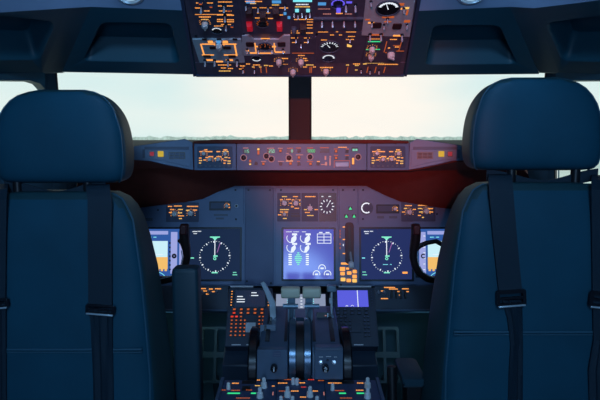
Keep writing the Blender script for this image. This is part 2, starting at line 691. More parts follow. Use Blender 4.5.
# ================================================================= OVERHEAD PANEL
oh = thing('overhead_panel', 'overhead switch panel between the map pockets, amber-lit controls on dark plates', 'control panel', None,
           M=OH.M)
b = MB('ohp')
ul, vl = OH.p(196, 74.5)
ur, vr = OH.p(404, 74.5)
H = OH.p(300, -60)[1]
ulh, urh = OH.p(174.5, -60)[0], OH.p(427.5, -60)[0]
b.prism([(ul, vl), (ur, vl), (urh, H), (ulh, H)], -0.07, 0.0)
link('panel_body', b, OH.M, oh, bevel=.003)
b = MB('fascia_dark')
for x, xh in ((ul, ulh), (ur, urh)):
    s = 1 if x > 0 else -1
    b.prism([(x, vl), (x + s * .007, vl), (xh + s * .007, H), (xh, H)], -.03, .006)
b.box(ul, ur, vl - .006, vl, -.05, .004)
link('panel_edge', b, OH.M, oh)
OHT = 0.003


def plate(x0, x1, y0, y1, m='ohp_plate', P=OH, parent=oh, t=OHT, name='control_plate', base=0.0, label=None):
    b = MB(m)
    u0, u1, v0, v1 = prect(P, x0, x1, y0, y1)
    b.prism(rrect(u0, u1, v0, v1, .0015, 2), base, base + t)
    return b


def finish(b, P=OH, parent=oh, name='control_plate', label=None):
    o = link(name, b, P.M, parent)
    if label:
        o['label'] = label
    return o


Z = OHT + .0005
# column 1 top: flight control / fuel plates
b = plate(193, 240, -8, 34)
dash(b, OH, 196, 203, 3, n=Z); dash(b, OH, 207, 213, 3, n=Z); dash(b, OH, 195, 200, 8, n=Z); dash(b, OH, 204, 210, 11, n=Z)
dash(b, OH, 218, 232, 2, n=Z); dash(b, OH, 218, 224, 6, n=Z); dash(b, OH, 227, 233, 6, n=Z); dash(b, OH, 219, 232, 11, n=Z)
dash(b, OH, 195, 232, 14.5, .8, n=Z); dash(b, OH, 199, 211, 17, 1.4, n=Z); dash(b, OH, 201, 209, 19.5, .9, n=Z, m='amber')
for y in (15, 19.5, 21.5):
    dash(b, OH, 217, 223, y, n=Z); dash(b, OH, 227, 234, y + .3, n=Z)
dash(b, OH, 214, 223, 26, .9, n=Z); dash(b, OH, 221, 231, 24.5, 1, n=Z)
c1 = finish(b)
for x, y in ((201, 6), (224, 5), (225, 15), (226, 24)):
    put('toggle_switch', TOG, OH, x, y, c1, OHT)
put('knob', KN, OH, 205, 22.5, c1, OHT)
put('gauge', gauge_mesh(.0125, (160, 20), 7, hand=None, arc=True), OH, 217, 30, c1, OHT)
for x, y in ((200.5, 3), (211, 6), (229, 10), (232, 26)):
    put('annunciator', button_mesh(.009, .006, .003, 'mip_plate', 'orange_dim'), OH, x, y, c1, OHT)
# column 1 bottom: pale bus plate
b = plate(196, 243, 38, 61, 'grey_plate', t=.005)
Z2 = .0055
b.m('orange')
for (x0, x1, y0, y1) in ((202, 236.5, 41.7, 42.7), (202, 203.4, 42, 54), (235, 236.5, 42, 54), (202, 214, 52.6, 53.6), (224, 236.5, 52.6, 53.6),
                         (208, 213, 38.8, 41.2), (223, 228, 38.8, 41.2), (206, 213, 57.5, 59), (226, 233, 57.5, 59), (216, 223, 59, 60.4)):
    b.rect(*prect(OH, x0, x1, y0, y1), Z2)
c = finish(b, label='pale grey-blue plate with amber flow lines and four toggles')
for x, y in ((207, 56), (232, 56), (213.5, 47.5), (227, 47.5)):
    put('indicator_window', button_mesh(.018, .010, .002, 'wine'), OH, x, y, c, .005)
for x, y in ((204.5, 39), (219, 39), (235, 39)):
    put('indicator_window', button_mesh(.011, .006, .002, 'wine'), OH, x, y, c, .005)
put('knob', KN, OH, 219, 44, c, .005)
put('status_light', button_mesh(.010, .008, .004, 'blueglow'), OH, 218.5, 41, c, .005, label='small lit blue status light')
for x in (205, 214.5, 228, 237):
    put('toggle_switch', TOG, OH, x, 60, c, .005)
# bottom row of legends, dark base plate
b = plate(197, 403, 62, 74, 'ohp', t=.002)
for (x0, x1, y) in ((218, 231, 65), (221, 226, 68), (228, 233, 68.5), (219, 231, 71), (240, 245, 66), (239, 244, 69), (253, 260, 65), (252, 255, 67), (259, 262, 67),
                    (264, 268, 65.5), (269, 273, 66), (283, 288, 64), (306, 314, 65), (303, 307, 67), (313, 316, 67), (320, 333, 67.5), (346, 349, 65), (355, 359, 65.5),
                    (353, 360, 64), (355, 358, 70), (365, 384, 63), (363, 367, 64), (378, 398, 64.4)):
    dash(b, OH, x0, x1, y, 1.1, n=.0026, m=random.choice(('orange', 'orange', 'amber')))
for x in (254, 260.5, 266, 243, 311, 347, 367, 375, 384, 309.5):
    b.m('orange_dim'); b.rect(*prect(OH, x, x + .8, 66, 72), .0026)
c = finish(b)
for x, y in ((293, 70), (326, 69.5)):
    put('knob', KN, OH, x, y, c, .002)
for x, y in ((243, 69), (254.5, 69), (361, 69), (370, 70), (379, 70)):
    put('toggle_switch', TOG_S, OH, x, y, c, .002)

# column 2
b = plate(242, 290, -8, 32, 'ohp_plate')
dash(b, OH, 245, 262, 1.5, n=Z); dash(b, OH, 252, 275, 7.8, .9, n=Z); dash(b, OH, 250, 256, 3.5, n=Z, m='amber'); dash(b, OH, 272, 279, 5, n=Z, m='amber')
dash(b, OH, 257, 270, 13, 1.1, n=Z); dash(b, OH, 255, 261, 18, n=Z); dash(b, OH, 268, 273, 18.5, n=Z); dash(b, OH, 275, 283, 15, n=Z); dash(b, OH, 279, 288, 8, n=Z)
b.m('blueglow'); b.rect(*prect(OH, 246, 255, -1, 2), Z); b.rect(*prect(OH, 272, 281, -1, 2), Z)
c = finish(b)
GUARD = MB('wine')
GUARD.loft([[(-.008, -.013, 0), (.008, -.013, 0), (.008, .013, 0), (-.008, .013, 0)], [(-.007, -.011, .010), (.007, -.011, .010), (.006, .010, .014), (-.006, .010, .014)]])
GUARD = GUARD.mesh('switch_guard')
RG = MB('red_guard')
RG.loft([[(-.0065, -.016, 0), (.0065, -.016, 0), (.0065, .013, 0), (-.0065, .013, 0)], [(-.006, -.014, .008), (.006, -.014, .008), (.005, .010, .012), (-.005, .010, .012)]])
RG.box(-.0035, .0035, -.004, .006, .0085, .0125)
RG = RG.mesh('switch_guard')
for x, y in ((249, 11), (276, 11), (263, 15)):
    put('switch_guard', GUARD, OH, x, y, c, OHT)
for x, y in ((249.5, 25), (279.5, 25)):
    put('switch_guard', RG, OH, x, y, c, OHT, label='red guarded switch cover')
put('gauge', gauge_mesh(.015, (200, -20), 9, m='orange_dim', hand=None), OH, 262.5, 23, c, OHT)
for x, y in ((246, 5), (258, 7), (268, 7), (285, 5)):
    put('toggle_switch', TOG_S, OH, x, y, c, OHT)
for x, y in ((285, 13), (289, 17)):
    put('status_light', button_mesh(.006, .006, .003, 'blueglow'), OH, x, y, c, OHT)
# column 2 pale notched plate
b = MB('grey_plate')
b.prism(OH.poly([(242, 34), (249, 34), (254, 38), (262, 38), (265, 41), (269, 38), (279, 38), (284, 34), (290, 34), (290, 52), (242, 54)]), 0, .005)
b.m('orange')
for (x0, x1, y0, y1) in ((246, 249, 48, 49.4), (250, 257, 50.5, 51.7), (256, 260, 44, 45.2), (271, 276, 44, 45.4), (258, 273, 50.8, 51.8), (275, 285, 49.6, 50.8), (261, 269, 46.4, 47.2),
                         (255, 256, 41, 50), (274, 275, 41, 50), (261, 270, 36, 37)):
    b.rect(*prect(OH, x0, x1, y0, y1), Z2)
c = finish(b, label='pale notched plate with dark indicator windows')
for x, y in ((250, 44), (281.5, 44)):
    put('indicator_window', button_mesh(.019, .016, .0025, 'wine'), OH, x, y, c, .005)
put('gauge', gauge_mesh(.015, (200, -20), 7, m='orange_dim', hand=80), OH, 265, 46, c, .005)
for x in (247, 258.5, 272, 283):
    put('toggle_switch', TOG_S, OH, x, 49, c, .005)
b = plate(242, 290, 54, 63, 'ohp_plate')
dash(b, OH, 282, 288, 58.5, n=Z); dash(b, OH, 246, 250, 64, n=Z)
c = finish(b)
put('gauge', gauge_mesh(.0125, (200, 340), 7, hand=None, arc=True), OH, 256.5, 58, c, OHT)
put('knob', KN, OH, 279, 60, c, OHT)
# column 3
b = plate(291, 316, -8, 35)
dash(b, OH, 296, 309, 4.5, 1.4, n=Z, m='white'); dash(b, OH, 295, 310, 6.8, 1.2, n=Z, m='amber'); dash(b, OH, 294, 313, 19.5, 1.1, n=Z)
for y in (22, 25, 28):
    dash(b, OH, 307, 313, y, 1, n=Z, m='orange')
dash(b, OH, 291, 298, 31, n=Z); dash(b, OH, 306, 313, 33, n=Z)
b.m('cyan'); b.rect(*prect(OH, 293, 312, -2, .6), Z)
c = finish(b)
for x, y in ((294, 12), (298, 14), (302, 12), (306, 14), (310, 12)):
    put('toggle_switch', TOG_S, OH, x, y, c, OHT)
put('switch_guard', GUARD, OH, 303, 27, c, OHT)
put('knob', KN_D, OH, 294, 28, c, OHT)
for x, y in ((297, 10), (308, 10)):
    put('status_light', button_mesh(.008, .008, .003, 'cyan'), OH, x, y, c, OHT)
b = plate(291, 316, 36, 62)
for (x0, x1, y) in ((291, 298, 38), (292, 296, 42.5), (304, 310, 38), (304, 308, 42.5), (298, 305, 55.5), (303, 307, 58.5), (304, 308, 60.5), (291, 300, 33)):
    dash(b, OH, x0, x1, y, 1, n=Z)
b.m('orange_dim'); b.rect(*prect(OH, 292, 314, 51.6, 52.2), Z)
c = finish(b)
put('knob', KN, OH, 301, 60, c, OHT)
for x, y in ((296, 38), (301, 43), (308, 38)):
    put('toggle_switch', TOG_S, OH, x, y, c, OHT)
# column 4
b = plate(317, 364, -8, 30)
b.m('violet'); b.rect(*prect(OH, 331, 345, -3, 4), Z)
b.rect(*prect(OH, 346, 352, 0, 2), Z)
b.m('blueglow'); b.rect(*prect(OH, 318, 326, 1, 4), Z); b.rect(*prect(OH, 335, 342, 5, 6.5), Z)
dash(b, OH, 323, 331, 14, 1.3, n=Z, m='pinkish'); dash(b, OH, 336, 343, 13.5, 2.4, n=Z); dash(b, OH, 345, 352, 14, 1.3, n=Z, m='pinkish'); dash(b, OH, 318, 330, 9, 1, n=Z, m='pinkish')
c = finish(b, label='dark plate with violet lit gauges and a row of toggles')
put('gauge', gauge_mesh(.016, (200, -20), 9, m='violet', hand=None, arc=True), OH, 338, 3, c, OHT)
put('status_light', button_mesh(.009, .009, .008, 'violet'), OH, 338.5, 8.5, c, OHT)
put('switch_bar', MB('knob_dark').box(-.055, .055, -.002, .002, 0, .006), OH, 338, 17.5, c, OHT)
for x in (322, 332.5, 344, 355):
    put('toggle_switch', TOG, OH, x, 20, c, OHT)
for x in (346, 355.5):
    put('toggle_switch', TOG, OH, x, 4.5, c, OHT)
b = plate(317, 364, 31, 62)
for (x0, x1, y) in ((318, 328, 32), (336, 338, 31.8), (346, 356, 32), (330, 334, 35), (339, 342, 35), (348, 355, 36.5), (346, 354, 39.5), (321, 327, 40)):
    dash(b, OH, x0, x1, y, 1, n=Z)
b.m('amber'); b.face(b.ring([(*q, Z) for q in OH.poly([(347, 42.5), (352, 44.5), (351, 46), (347, 45.5)])]))
c = finish(b)
put('gauge', gauge_mesh(.023, (170, 10), 9, hand=120, arc=False), OH, 329.5, 46.5, c, OHT)
put('gauge', gauge_mesh(.0165, (180, 0), 9, hand=None, arc=True), OH, 328.5, 57.5, c, OHT)
put('toggle_switch', TOG_S, OH, 350, 38, c, OHT)
# column 5
b = MB('grey_plate')
b.prism(OH.poly([(366, -6), (415.5, -6), (409.5, 35), (361.5, 33.5)]), 0, .005)
b.m('orange')
for (x0, x1, y0, y1) in ((368, 374, 20, 21.5), (382, 394, 14, 16), (404, 410, 18, 20.5), (371, 383, 32, 33.6), (393, 403, 33, 34.4), (384, 391, 19, 20.2), (406, 408, 8, 13),
                         (399, 402, 6, 7.5), (365, 370, 17, 18.2), (396, 404, 1, 3.5), (404, 409, 5, 7)):
    b.m(random.choice(('orange', 'amber', 'orange_dim'))); b.rect(*prect(OH, x0, x1, y0, y1), Z2)
c = finish(b, label='pale grey-blue plate with a black arc gauge and four toggles')
put('gauge', gauge_mesh(.024, (160, 20), 9, hand=110, arc=True), OH, 388, 8, c, .005)
for x, y in ((377, 25), (397, 26)):
    put('indicator_window', button_mesh(.020, .019, .0025, 'wine'), OH, x, y, c, .005)
for x, y in ((372, 22), (384, 24.5), (407, 24), (387.5, 18), (404, 8), (371, 1)):
    put('toggle_switch', TOG_S, OH, x, y, c, .005)
for x, y in ((370, 34), (381, 34), (402, 34.5)):
    put('toggle_switch', TOG, OH, x, y, c, .005)
b = plate(364, 404, 37, 62)
dash(b, OH, 368, 381, 41.6, 1, n=Z, m='green', words=False); dash(b, OH, 366, 372, 49.6, 1, n=Z, m='green'); dash(b, OH, 375, 380, 49.4, 1, n=Z, m='green')
dash(b, OH, 370, 380, 39, .8, n=Z)
b.m('orange_dim')
for (x0, x1, y0, y1) in ((385, 385.8, 40, 51), (385, 393, 51, 51.8), (400, 400.8, 38, 50), (393, 400, 44, 44.6), (396, 404, 49.5, 50.2)):
    b.rect(*prect(OH, x0, x1, y0, y1), Z)
dash(b, OH, 390, 397, 39.5, 1.1, n=Z); dash(b, OH, 388, 390, 48, 3, n=Z); dash(b, OH, 395, 399, 47, 1.4, n=Z)
c = finish(b)
for x, y in ((372, 47.5), (371, 54.5)):
    put('knob', KN, OH, x, y, c, OHT)
put('knob', KN_B, OH, 391, 53, c, OHT, rot=1)
for x, y in ((243.5, 34), (243.5, 50), (196, 36), (317, 34), (364, 34)):
    put('screw', SCR, OH, x, y, oh, .001)

# ================================================================= GLARESHIELD
MC = plane2(170, 1.700, 143, 1.708)
lower = [(88, 163), (132, 160), (150, 161), (165, 165), (182, 168.5), (194, 170.5), (240, 170.5), (300, 171), (360, 170.5), (409, 171), (425, 168.5), (440, 165), (455, 162), (470, 161), (520, 165)]
rear = [(70, 214), (135, 208.5), (158, 205.5), (184, 202.5), (203, 199), (218, 192), (235, 186), (300, 186), (366, 186), (384, 195), (401, 202), (425, 206), (446, 208.5), (480, 210), (540, 214)]
uppr = [(88, 150), (132, 146.5), (150, 144), (165, 141.5), (184, 139), (195, 143), (240, 141.5), (300, 141.5), (360, 141.5), (407, 143.5), (416, 139.5), (436, 142), (455, 145), (470, 147), (520, 152)]
MI = plane2(285, 1.90, 186, 1.96)      # main instrument panel plane


def yl(px):
    # the glareshield wings sweep aft towards the sides
    d = abs(px - 301) - 107
    return 1.712 - max(0, d) * 0.0006


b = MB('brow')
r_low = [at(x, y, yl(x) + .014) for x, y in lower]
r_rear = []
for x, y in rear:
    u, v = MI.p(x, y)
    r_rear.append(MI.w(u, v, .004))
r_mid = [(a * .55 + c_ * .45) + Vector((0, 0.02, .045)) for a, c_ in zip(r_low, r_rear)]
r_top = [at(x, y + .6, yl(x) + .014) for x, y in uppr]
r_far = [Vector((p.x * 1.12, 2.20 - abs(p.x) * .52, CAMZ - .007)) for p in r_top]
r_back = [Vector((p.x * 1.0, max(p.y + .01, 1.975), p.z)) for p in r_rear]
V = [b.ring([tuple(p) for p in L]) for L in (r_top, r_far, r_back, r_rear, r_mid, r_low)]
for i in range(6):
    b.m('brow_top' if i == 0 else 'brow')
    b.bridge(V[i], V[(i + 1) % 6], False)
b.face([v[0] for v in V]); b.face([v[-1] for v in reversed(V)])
gs = link('glareshield', b)
tag(gs, 'dark glareshield hood over the instrument panel', 'glareshield')

# glareshield wings with warning lights
for s in (-1, 1):
    def X(px):
        return px if s < 0 else 602 - px
    o3 = at(X(132), 165, yl(X(132)))
    o4 = at(X(193), 165, yl(X(193)))
    left, right = (o3, o4) if s < 0 else (o4, o3)
    WP = Plane(left, right - left, (0, .1, 1))
    nm = 'left' if s < 0 else 'right'
    t = thing('warning_light_panel', 'angled %s end panel of the glareshield with red and yellow warning lights' % nm, 'control panel', None, M=WP.M)
    b = MB('fascia')
    out = [(100, 163), (100, 149), (132, 146.5), (185, 138.8), (192.5, 142.5), (193.5, 170), (182, 168), (165, 164.6), (150, 161), (132, 159.6)]
    if s > 0:
        out = [(X(x), y) for x, y in reversed(out)]
    b.prism(WP.poly(out), -.012, 0.0)
    link('fascia', b, WP.M, t, bevel=.0015)
    b = MB('fascia_dark')
    b.prism(WP.poly([(X(x), y) for x, y in ((144.5, 146.7), (189, 146.7), (189, 149.5), (144.5, 149.5))]), 0, .0012)
    b.prism(WP.poly([(X(x), y) for x, y in ((142.5, 149.5), (145, 149.5), (145, 158), (142.5, 158))]), 0, .0012)
    link('hood_strip', b, WP.M, t)
    u0, u1, v0, v1 = prect(WP, X(147) if s < 0 else X(190), X(190) if s < 0 else X(147), 149.8, 163)
    b = MB('fascia')
    b.prism(WP.poly([(X(x), y) for x, y in ((145, 149.5), (191, 149.5), (191, 167.4), (176, 163.5), (163, 160.8), (145, 158.5))]), 0, .002)
    link('light_plate', b, WP.M, t, bevel=.0007)
    k = WP.k
    b = button_mesh(5.5 * k, 5.5 * k, .005, 'bezel', 'red_btn')
    put('warning_light', b, WP, X(152), 154, t, .002, label='red fire warning light')
    b = MB('yellow_btn'); b.prism(rrect(-2.7 * k, 2.7 * k, -2.7 * k, 2.7 * k, .0015, 3), 0, .006)
    put('caution_light', b, WP, X(160.7), 154, t, .002, label='lit yellow caution light')
    b = MB('bezel'); b.prism(rrect(-7.8 * k, 7.8 * k, -3.4 * k, 3.4 * k, .001, 2), 0, .002)
    for i in range(3):
        for j in range(2):
            b.m('wine' if s > 0 else 'fascia_dark').rect((-7 + i * 4.8) * k, (-7 + i * 4.8 + 4.2) * k, (-2.8 + j * 3) * k, (-2.8 + j * 3 + 2.4) * k, .0024)
    put('annunciator_block', b, WP, X(177), 155.5, t, .002)

# ================================================================= MODE CONTROL PANEL + EFIS PANELS
k = MC.k
mcp = thing('mode_control_panel', 'long autopilot panel in the middle of the glareshield with green number windows', 'control panel', None, M=MC.M)
b = MB('fascia')
u0, u1, v0, v1 = prect(MC, 236.8, 366.5, 143.3, 170)
b.prism(rrect(u0, u1, v0, v1, .002, 2), -.012, .002)
f = .0026
for (x0, x1, y, m) in ((243, 248.5, 148, 'pinkish'), (267, 274, 148.2, 'pinkish'), (278, 283, 148.3, 'pinkish'), (287, 293, 148.2, 'orange_dim'), (296, 301, 148, 'orange_dim'),
                       (307, 313, 148, 'orange_dim'), (320, 329, 147.7, 'orange_dim'), (338, 347, 147.3, 'orange'), (334, 338, 149, 'orange_dim'), (346, 349, 149, 'orange_dim'),
                       (286, 289, 153.5, 'pinkish'), (296, 303, 154.8, 'pinkish'), (334, 338, 155.4, 'orange_dim'), (345, 349, 155.4, 'orange_dim'),
                       (261, 266, 161.5, 'pinkish'), (278, 284, 161.4, 'pinkish'), (286, 293, 161, 'orange'), (297, 300, 161.5, 'orange_dim'), (307, 313, 161.5, 'orange_dim'),
                       (317, 320, 161.5, 'orange'), (321, 325, 164.5, 'pinkish')):
    dash(b, MC, x0, x1, y, 1.1, n=f, m=m)
b.m('pinkish')
for (x0, x1, y0, y1) in ((324.6, 326.2, 156, 160), (325, 327, 162, 165.5), (329.4, 331, 156, 157.5), (329.4, 330.6, 158, 165.5)):
    b.rect(*prect(MC, x0, x1, y0, y1), f)
mp = link('panel_face', b, MC.M, mcp)
for (x0, x1, y0, y1, txt, dx0, dx1) in ((243.5, 250, 149.3, 153.4, '115', 243.8, 249.4), (267, 275, 149.3, 153.4, '250', 268.8, 274.8), (287, 294, 149.4, 152.8, '0', 291, 293.2),
                                       (306, 315.5, 149.2, 152.8, '5000', 307.5, 315.2), (320, 329.5, 149.2, 152.8, '', 0, 0), (351.5, 358, 147.5, 151.5, '', 0, 0)):
    b = MB('bezel')
    r = prect(MC, x0, x1, y0, y1)
    b.box(*r, .002, .004)
    if txt:
        rr = prect(MC, dx0, dx1, y0 + .4, y1 - .4)
        digits(b, txt, *rr, .0045, 'green' if txt == '5000' else 'mint')
    o = link('number_window', b, MC.M, mcp)
RING = MB('knob_dark')
RING.lathe([(.0085, 0), (.0085, .002), (.0065, .002)], 20, cap=False)
RING.m('pinkish').lathe([(.0098, .0005), (.0098, .0012), (.0086, .0012), (.0086, .0005)], 22, cap=False)
RING.m('wine').lathe([(.0065, 0), (.006, .012), (.003, .013)], 18)
RING = RING.mesh('selector_knob')
for x, y in ((243.7, 157.7), (266.5, 156.2), (271.5, 159), (310, 157), (358, 157), (289, 157.8)):
    put('selector_knob', RING, MC, x, y, mcp, .002)
SQ = button_mesh(3.2 * k, 3.2 * k, .004, 'black', 'orange_dim')
SQ2 = button_mesh(3.2 * k, 3.2 * k, .004, 'black')
for i, (x, y) in enumerate(((280.5, 150.8), (299, 150.8), (299, 157.5), (256, 163.5), (263.5, 163.8), (280.5, 163.8), (290.5, 163.5), (299, 163.8), (310.5, 163.8), (318, 163.8),
                            (336, 151.3), (347, 151.3), (336, 158), (347, 158))):
    put('push_button', SQ2 if i % 2 else SQ, MC, x, y, mcp, .002)
b = MB('knob_dark'); b.prism(rrect(-.0045, .0045, -.013, .013, .003, 3), 0, .003); b.m('amber').box(-.003, .003, .004, .009, .003, .006); b.m('orange_dim').box(-.003, .003, -.009, .002, .003, .004)
put('rocker_switch', b, MC, 258.5, 151.5, mcp, .002, label='tall amber lit switch')
b = MB('knob_dark'); b.prism(rrect(-.004, .004, -.010, .010, .003, 3), 0, .003); b.m('amber').box(-.0028, .0028, -.008, -.004, .003, .0045); b.m('orange_dim').box(-.0028, .0028, .000, .007, .003, .0045)
put('rocker_switch', b, MC, 250.3, 162.3, mcp, .002)
b = MB('knob_dark'); b.prism(rrect(-.0045, .0045, -.013, .013, .003, 3), 0, .003); b.m('orange').box(-.003, .003, -.010, .009, .003, .0045)
put('rocker_switch', b, MC, 353, 161, mcp, .002)
b = MB('lever'); b.prism(rrect(-6.5 * k, 6.5 * k, -2 * k, 2 * k, .001, 2), 0, .006)
put('disengage_bar', b, MC, 342, 164.6, mcp, .002, label='pale metallic disengage bar')
b = MB('orange_dim')
b.rect(-8 * k, 8 * k, 3.6 * k, 4 * k, .0008); b.rect(-8 * k, -7.6 * k, -3 * k, 4 * k, .0008); b.rect(7.6 * k, 8 * k, -3 * k, 4 * k, .0008)
put('bar_outline', b, MC, 342, 164.6, mcp, .002)
b = MB('mint')
for i in range(3):
    b.rect((-2.4 + i * 1.8) * k, (-2.4 + i * 1.8 + 1.1) * k, -1 * k, 1.2 * k, .0008)
put('status_light', b, MC, 355, 150, mcp, .0042)
# hood line above
b = MB('brow')
u0, u1, v0, v1 = prect(MC, 194, 408, 141.2, 143.6)
b.prism([(u0, v0), (u1, v0), (u1, v1 - .001), (u1 - .06, v1 + .004), (u0 + .06, v1 + .004), (u0, v1 - .001)], -.02, .012)
link('hood_lip', b, MC.M, mcp, bevel=.002)

for s in (-1, 1):
    x0 = 194.5 if s < 0 else 367.2
    nm = 'left' if s < 0 else 'right'
    t = thing('display_control_panel', 'square knob panel at the %s end of the autopilot panel, bright amber legends' % nm, 'control panel', None,
              M=MC.M @ Matrix.Translation((*MC.p(x0 + 20.5, 157), 0)))
    b = MB('fascia')
    b.prism(rrect(*prect(MC, x0, x0 + 41.5, 143.3, 170), .002, 2), -.012, .002)
    link('panel_face', b, MC.M, t)
    b = MB('fascia_dark')
    b.prism(rrect(*prect(MC, x0 + 3, x0 + 38, 146.5, 168), .003, 2), .002, .004)
    f = .0045
    for (a, c_, y, m) in ((5, 18, 151.6, 'orange'), (22, 26, 151.6, 'orange'), (28, 34, 151.6, 'amber'), (10, 13, 149.8, 'orange'), (29, 33, 149.8, 'orange'), (4.5, 7, 158, 'orange'),
                          (4.5, 8, 160.5, 'amber'), (4.5, 7, 163, 'amber'), (9, 12, 160, 'orange'), (11, 14, 157.5, 'orange'), (14, 19, 156.6, 'orange'), (19.5, 22, 158.6, 'amber'), (22, 27, 156.7, 'orange'),
                          (27, 29, 159, 'orange'), (30, 33, 157.4, 'amber'), (34, 36, 157.8, 'orange'), (29, 32.5, 160.5, 'orange'), (33, 36, 161, 'amber'), (29, 31, 163.2, 'orange'), (33, 36, 163.4, 'amber')):
        dash(b, MC, x0 + a, x0 + c_, y, 1.5, n=f, m=m)
    pl = link('control_plate', b, MC.M, t)
    for x, y in ((9.5, 153.7), (31, 153.7), (15.5, 159.6), (24, 159.4)):
        put('knob', KN_S, MC, x0 + x, y, pl, .004, rot=random.uniform(-.6, .6))
    SB = button_mesh(.006, .005, .003, 'knob_dark')
    for i in range(7):
        put('push_button', SB, MC, x0 + 6.5 + i * 4.7, 166, pl, .004)

# ================================================================= MAIN INSTRUMENT PANEL
ip = thing('instrument_panel', 'wide main instrument panel under the glareshield, blue-grey plates with screws', 'instrument panel', None, M=MI.M)
b = MB('mip')
outl = [(100, 211), (135, 206.5), (158, 203), (184, 200), (203, 196), (218, 189), (232, 184), (300, 184), (368, 184), (386, 192), (403, 199), (425, 203.5), (446, 206), (500, 210), (500, 286), (100, 286)]
b.prism(MI.poly(outl), -.05, 0)
link('panel_board', b, MI.M, ip)


def mplate(pts, m='mip', t=.003, name='panel_plate', r=.003):
    b = MB(m)
    b.prism(roundpoly(MI.poly(pts), r, 3), 0, t)
    return b


PT = .003
# left plate
b = mplate([(101, 285), (101, 214), (158, 207), (185, 204), (204, 200), (219, 193), (233, 187.5), (243.5, 187.5), (243.5, 285)])
b.m('knob_dark')
b.rect(*prect(MI, 214, 228, 214, 216), PT + .0004); b.rect(*prect(MI, 216, 224, 217.5, 219.5), PT + .0004); b.rect(*prect(MI, 144, 153, 218, 221), PT + .0004)
lp = link('panel_plate', b, MI.M, ip, bevel=.0012)
# left knob block
b = MB('mip_plate')
b.prism(rrect(*prect(MI, 166.5, 199, 202.5, 222), .002, 2), PT, PT + .002)
f = PT + .0025
for (x0, x1, y, m) in ((168, 172, 206.4, 'orange'), (174, 182, 206, 'orange'), (170, 174, 209.5, 'orange'), (178, 183, 209.5, 'amber'), (187, 198, 206.4, 'orange'), (186, 190, 210.3, 'amber'),
                       (193, 197, 210, 'orange'), (178, 182, 212.8, 'amber'), (178, 184, 215.8, 'orange'), (179, 182, 218.6, 'amber'), (169, 172, 212.5, 'orange')):
    dash(b, MI, x0, x1, y, 1.5, n=f, m=m)
c = link('control_plate', b, MI.M, ip)
for x, y in ((175, 214), (191, 213.5)):
    put('knob', KN_M, MI, x, y, c, PT + .002)
# left clock window
for s in (-1, 1):
    xx = (209.5, 231) if s < 0 else (376, 399)
    y0 = 201.5 if s < 0 else 204.5
    b = MB('bezel')
    b.prism(rrect(*prect(MI, xx[0], xx[1], y0, y0 + 9), .002, 2), PT, PT + .003)
    b.m('fascia_dark').rect(*prect(MI, xx[0] + 1.5, xx[1] - 6, y0 + 1.5, y0 + 7), PT + .0034)
    dash(b, MI, xx[1] - 5, xx[1] - 1.5, y0 + 3, 1.4, n=PT + .0035, m='orange'); dash(b, MI, xx[1] - 4, xx[1] - 1, y0 + 6, 1.4, n=PT + .0035, m='orange')
    c = link('brake_display', b, MI.M, ip)
    put('knob', KN_S, MI, xx[1] - 4, y0 + 4.6, c, PT + .003)
b = MB('white_trim'); b.lathe([(.0062, 0), (.0062, .003), (.004, .003)], 18, cap=False); b.m('black').lathe([(.0045, 0), (.0042, .0045), (.001, .005)], 16)
put('knob', b, MI, 236.5, 206, ip, PT, label='small knob with a white ring')
# centre column plate
b = mplate([(245, 285), (245, 187.5), (273.5, 187.5), (273.5, 285)], 'mip_dark')
link('panel_plate', b, MI.M, ip, bevel=.0012)
# centre plate
b = mplate([(275, 285), (275, 187.5), (337.8, 187.5), (337.8, 285)])
link('panel_plate', b, MI.M, ip, bevel=.0012)
b = MB('mip_plate')
b.prism(rrect(*prect(MI, 277.3, 300.5, 193, 221.5), .002, 2), PT, PT + .002)
for (x0, x1, y, m) in ((282, 287, 196.6, 'amber'), (293, 298, 196.6, 'orange'), (280, 283, 199.6, 'orange'), (286, 291, 199.4, 'orange'), (292, 294, 199.8, 'orange'), (299, 300.4, 200, 'orange'), (289.5, 292, 203.2, 'orange'),
                       (298, 300.4, 203.8, 'amber'), (291, 294, 206.8, 'orange'), (294.5, 299, 208.3, 'orange'), (280, 289, 209.6, 'amber'), (280, 283, 212, 'orange'), (285, 288, 212, 'orange'), (278, 281, 214.8, 'orange'), (283, 287, 218.5, 'amber')):
    dash(b, MI, x0, x1, y, 1.3, n=f, m=m)
dash(b, MI, 291, 299, 213.5, 1.2, n=f, m='black'); b.m('black').rect(*prect(MI, 291, 300, 215, 217), f)
c = link('control_plate', b, MI.M, ip)
for x, y in ((284.5, 203.4), (296, 203.4)):
    put('knob', KN_M, MI, x, y, c, PT + .002, rot=.5)
put('knob', KN_S, MI, 284.5, 214.6, c, PT + .002)
b = MB('mip_plate')
b.prism(rrect(*prect(MI, 301.5, 318, 193, 221.5), .002, 2), PT, PT + .002)
dash(b, MI, 305, 315.5, 196.6, 1.3, n=f); dash(b, MI, 304, 307, 209.6, 1.3, n=f, m='amber'); dash(b, MI, 305, 310, 212.5, 1.2, n=f); dash(b, MI, 314.6, 318, 209.6, 1.3, n=f); dash(b, MI, 307, 313.5, 215.5, 1.2, n=f, m='amber')
c = link('control_plate', b, MI.M, ip)
STAR = MB('knob')
pts = []
for i in range(16):
    a = 2 * PI * i / 16
    rr = .0115 if i % 2 == 0 else .007
    pts.append((rr * math.cos(a), rr * math.sin(a)))
STAR.prism(pts, .002, .011); STAR.box(-.0015, .0015, 0, .015, .011, .015)
put('knob', STAR, MI, 310, 208.5, c, PT + .002, label='star shaped knob')
b = MB('bezel'); b.prism(rrect(*prect(MI, 319, 336.5, 193, 221.5), .002, 2), PT, PT + .001)
c = link('control_plate', b, MI.M, ip)
put('gauge', gauge_mesh(.027, (90, -240), 12, hand=60, face='fascia_dark'), MI, 327, 206.5, c, PT + .001, label='round gauge with a ring of white ticks')
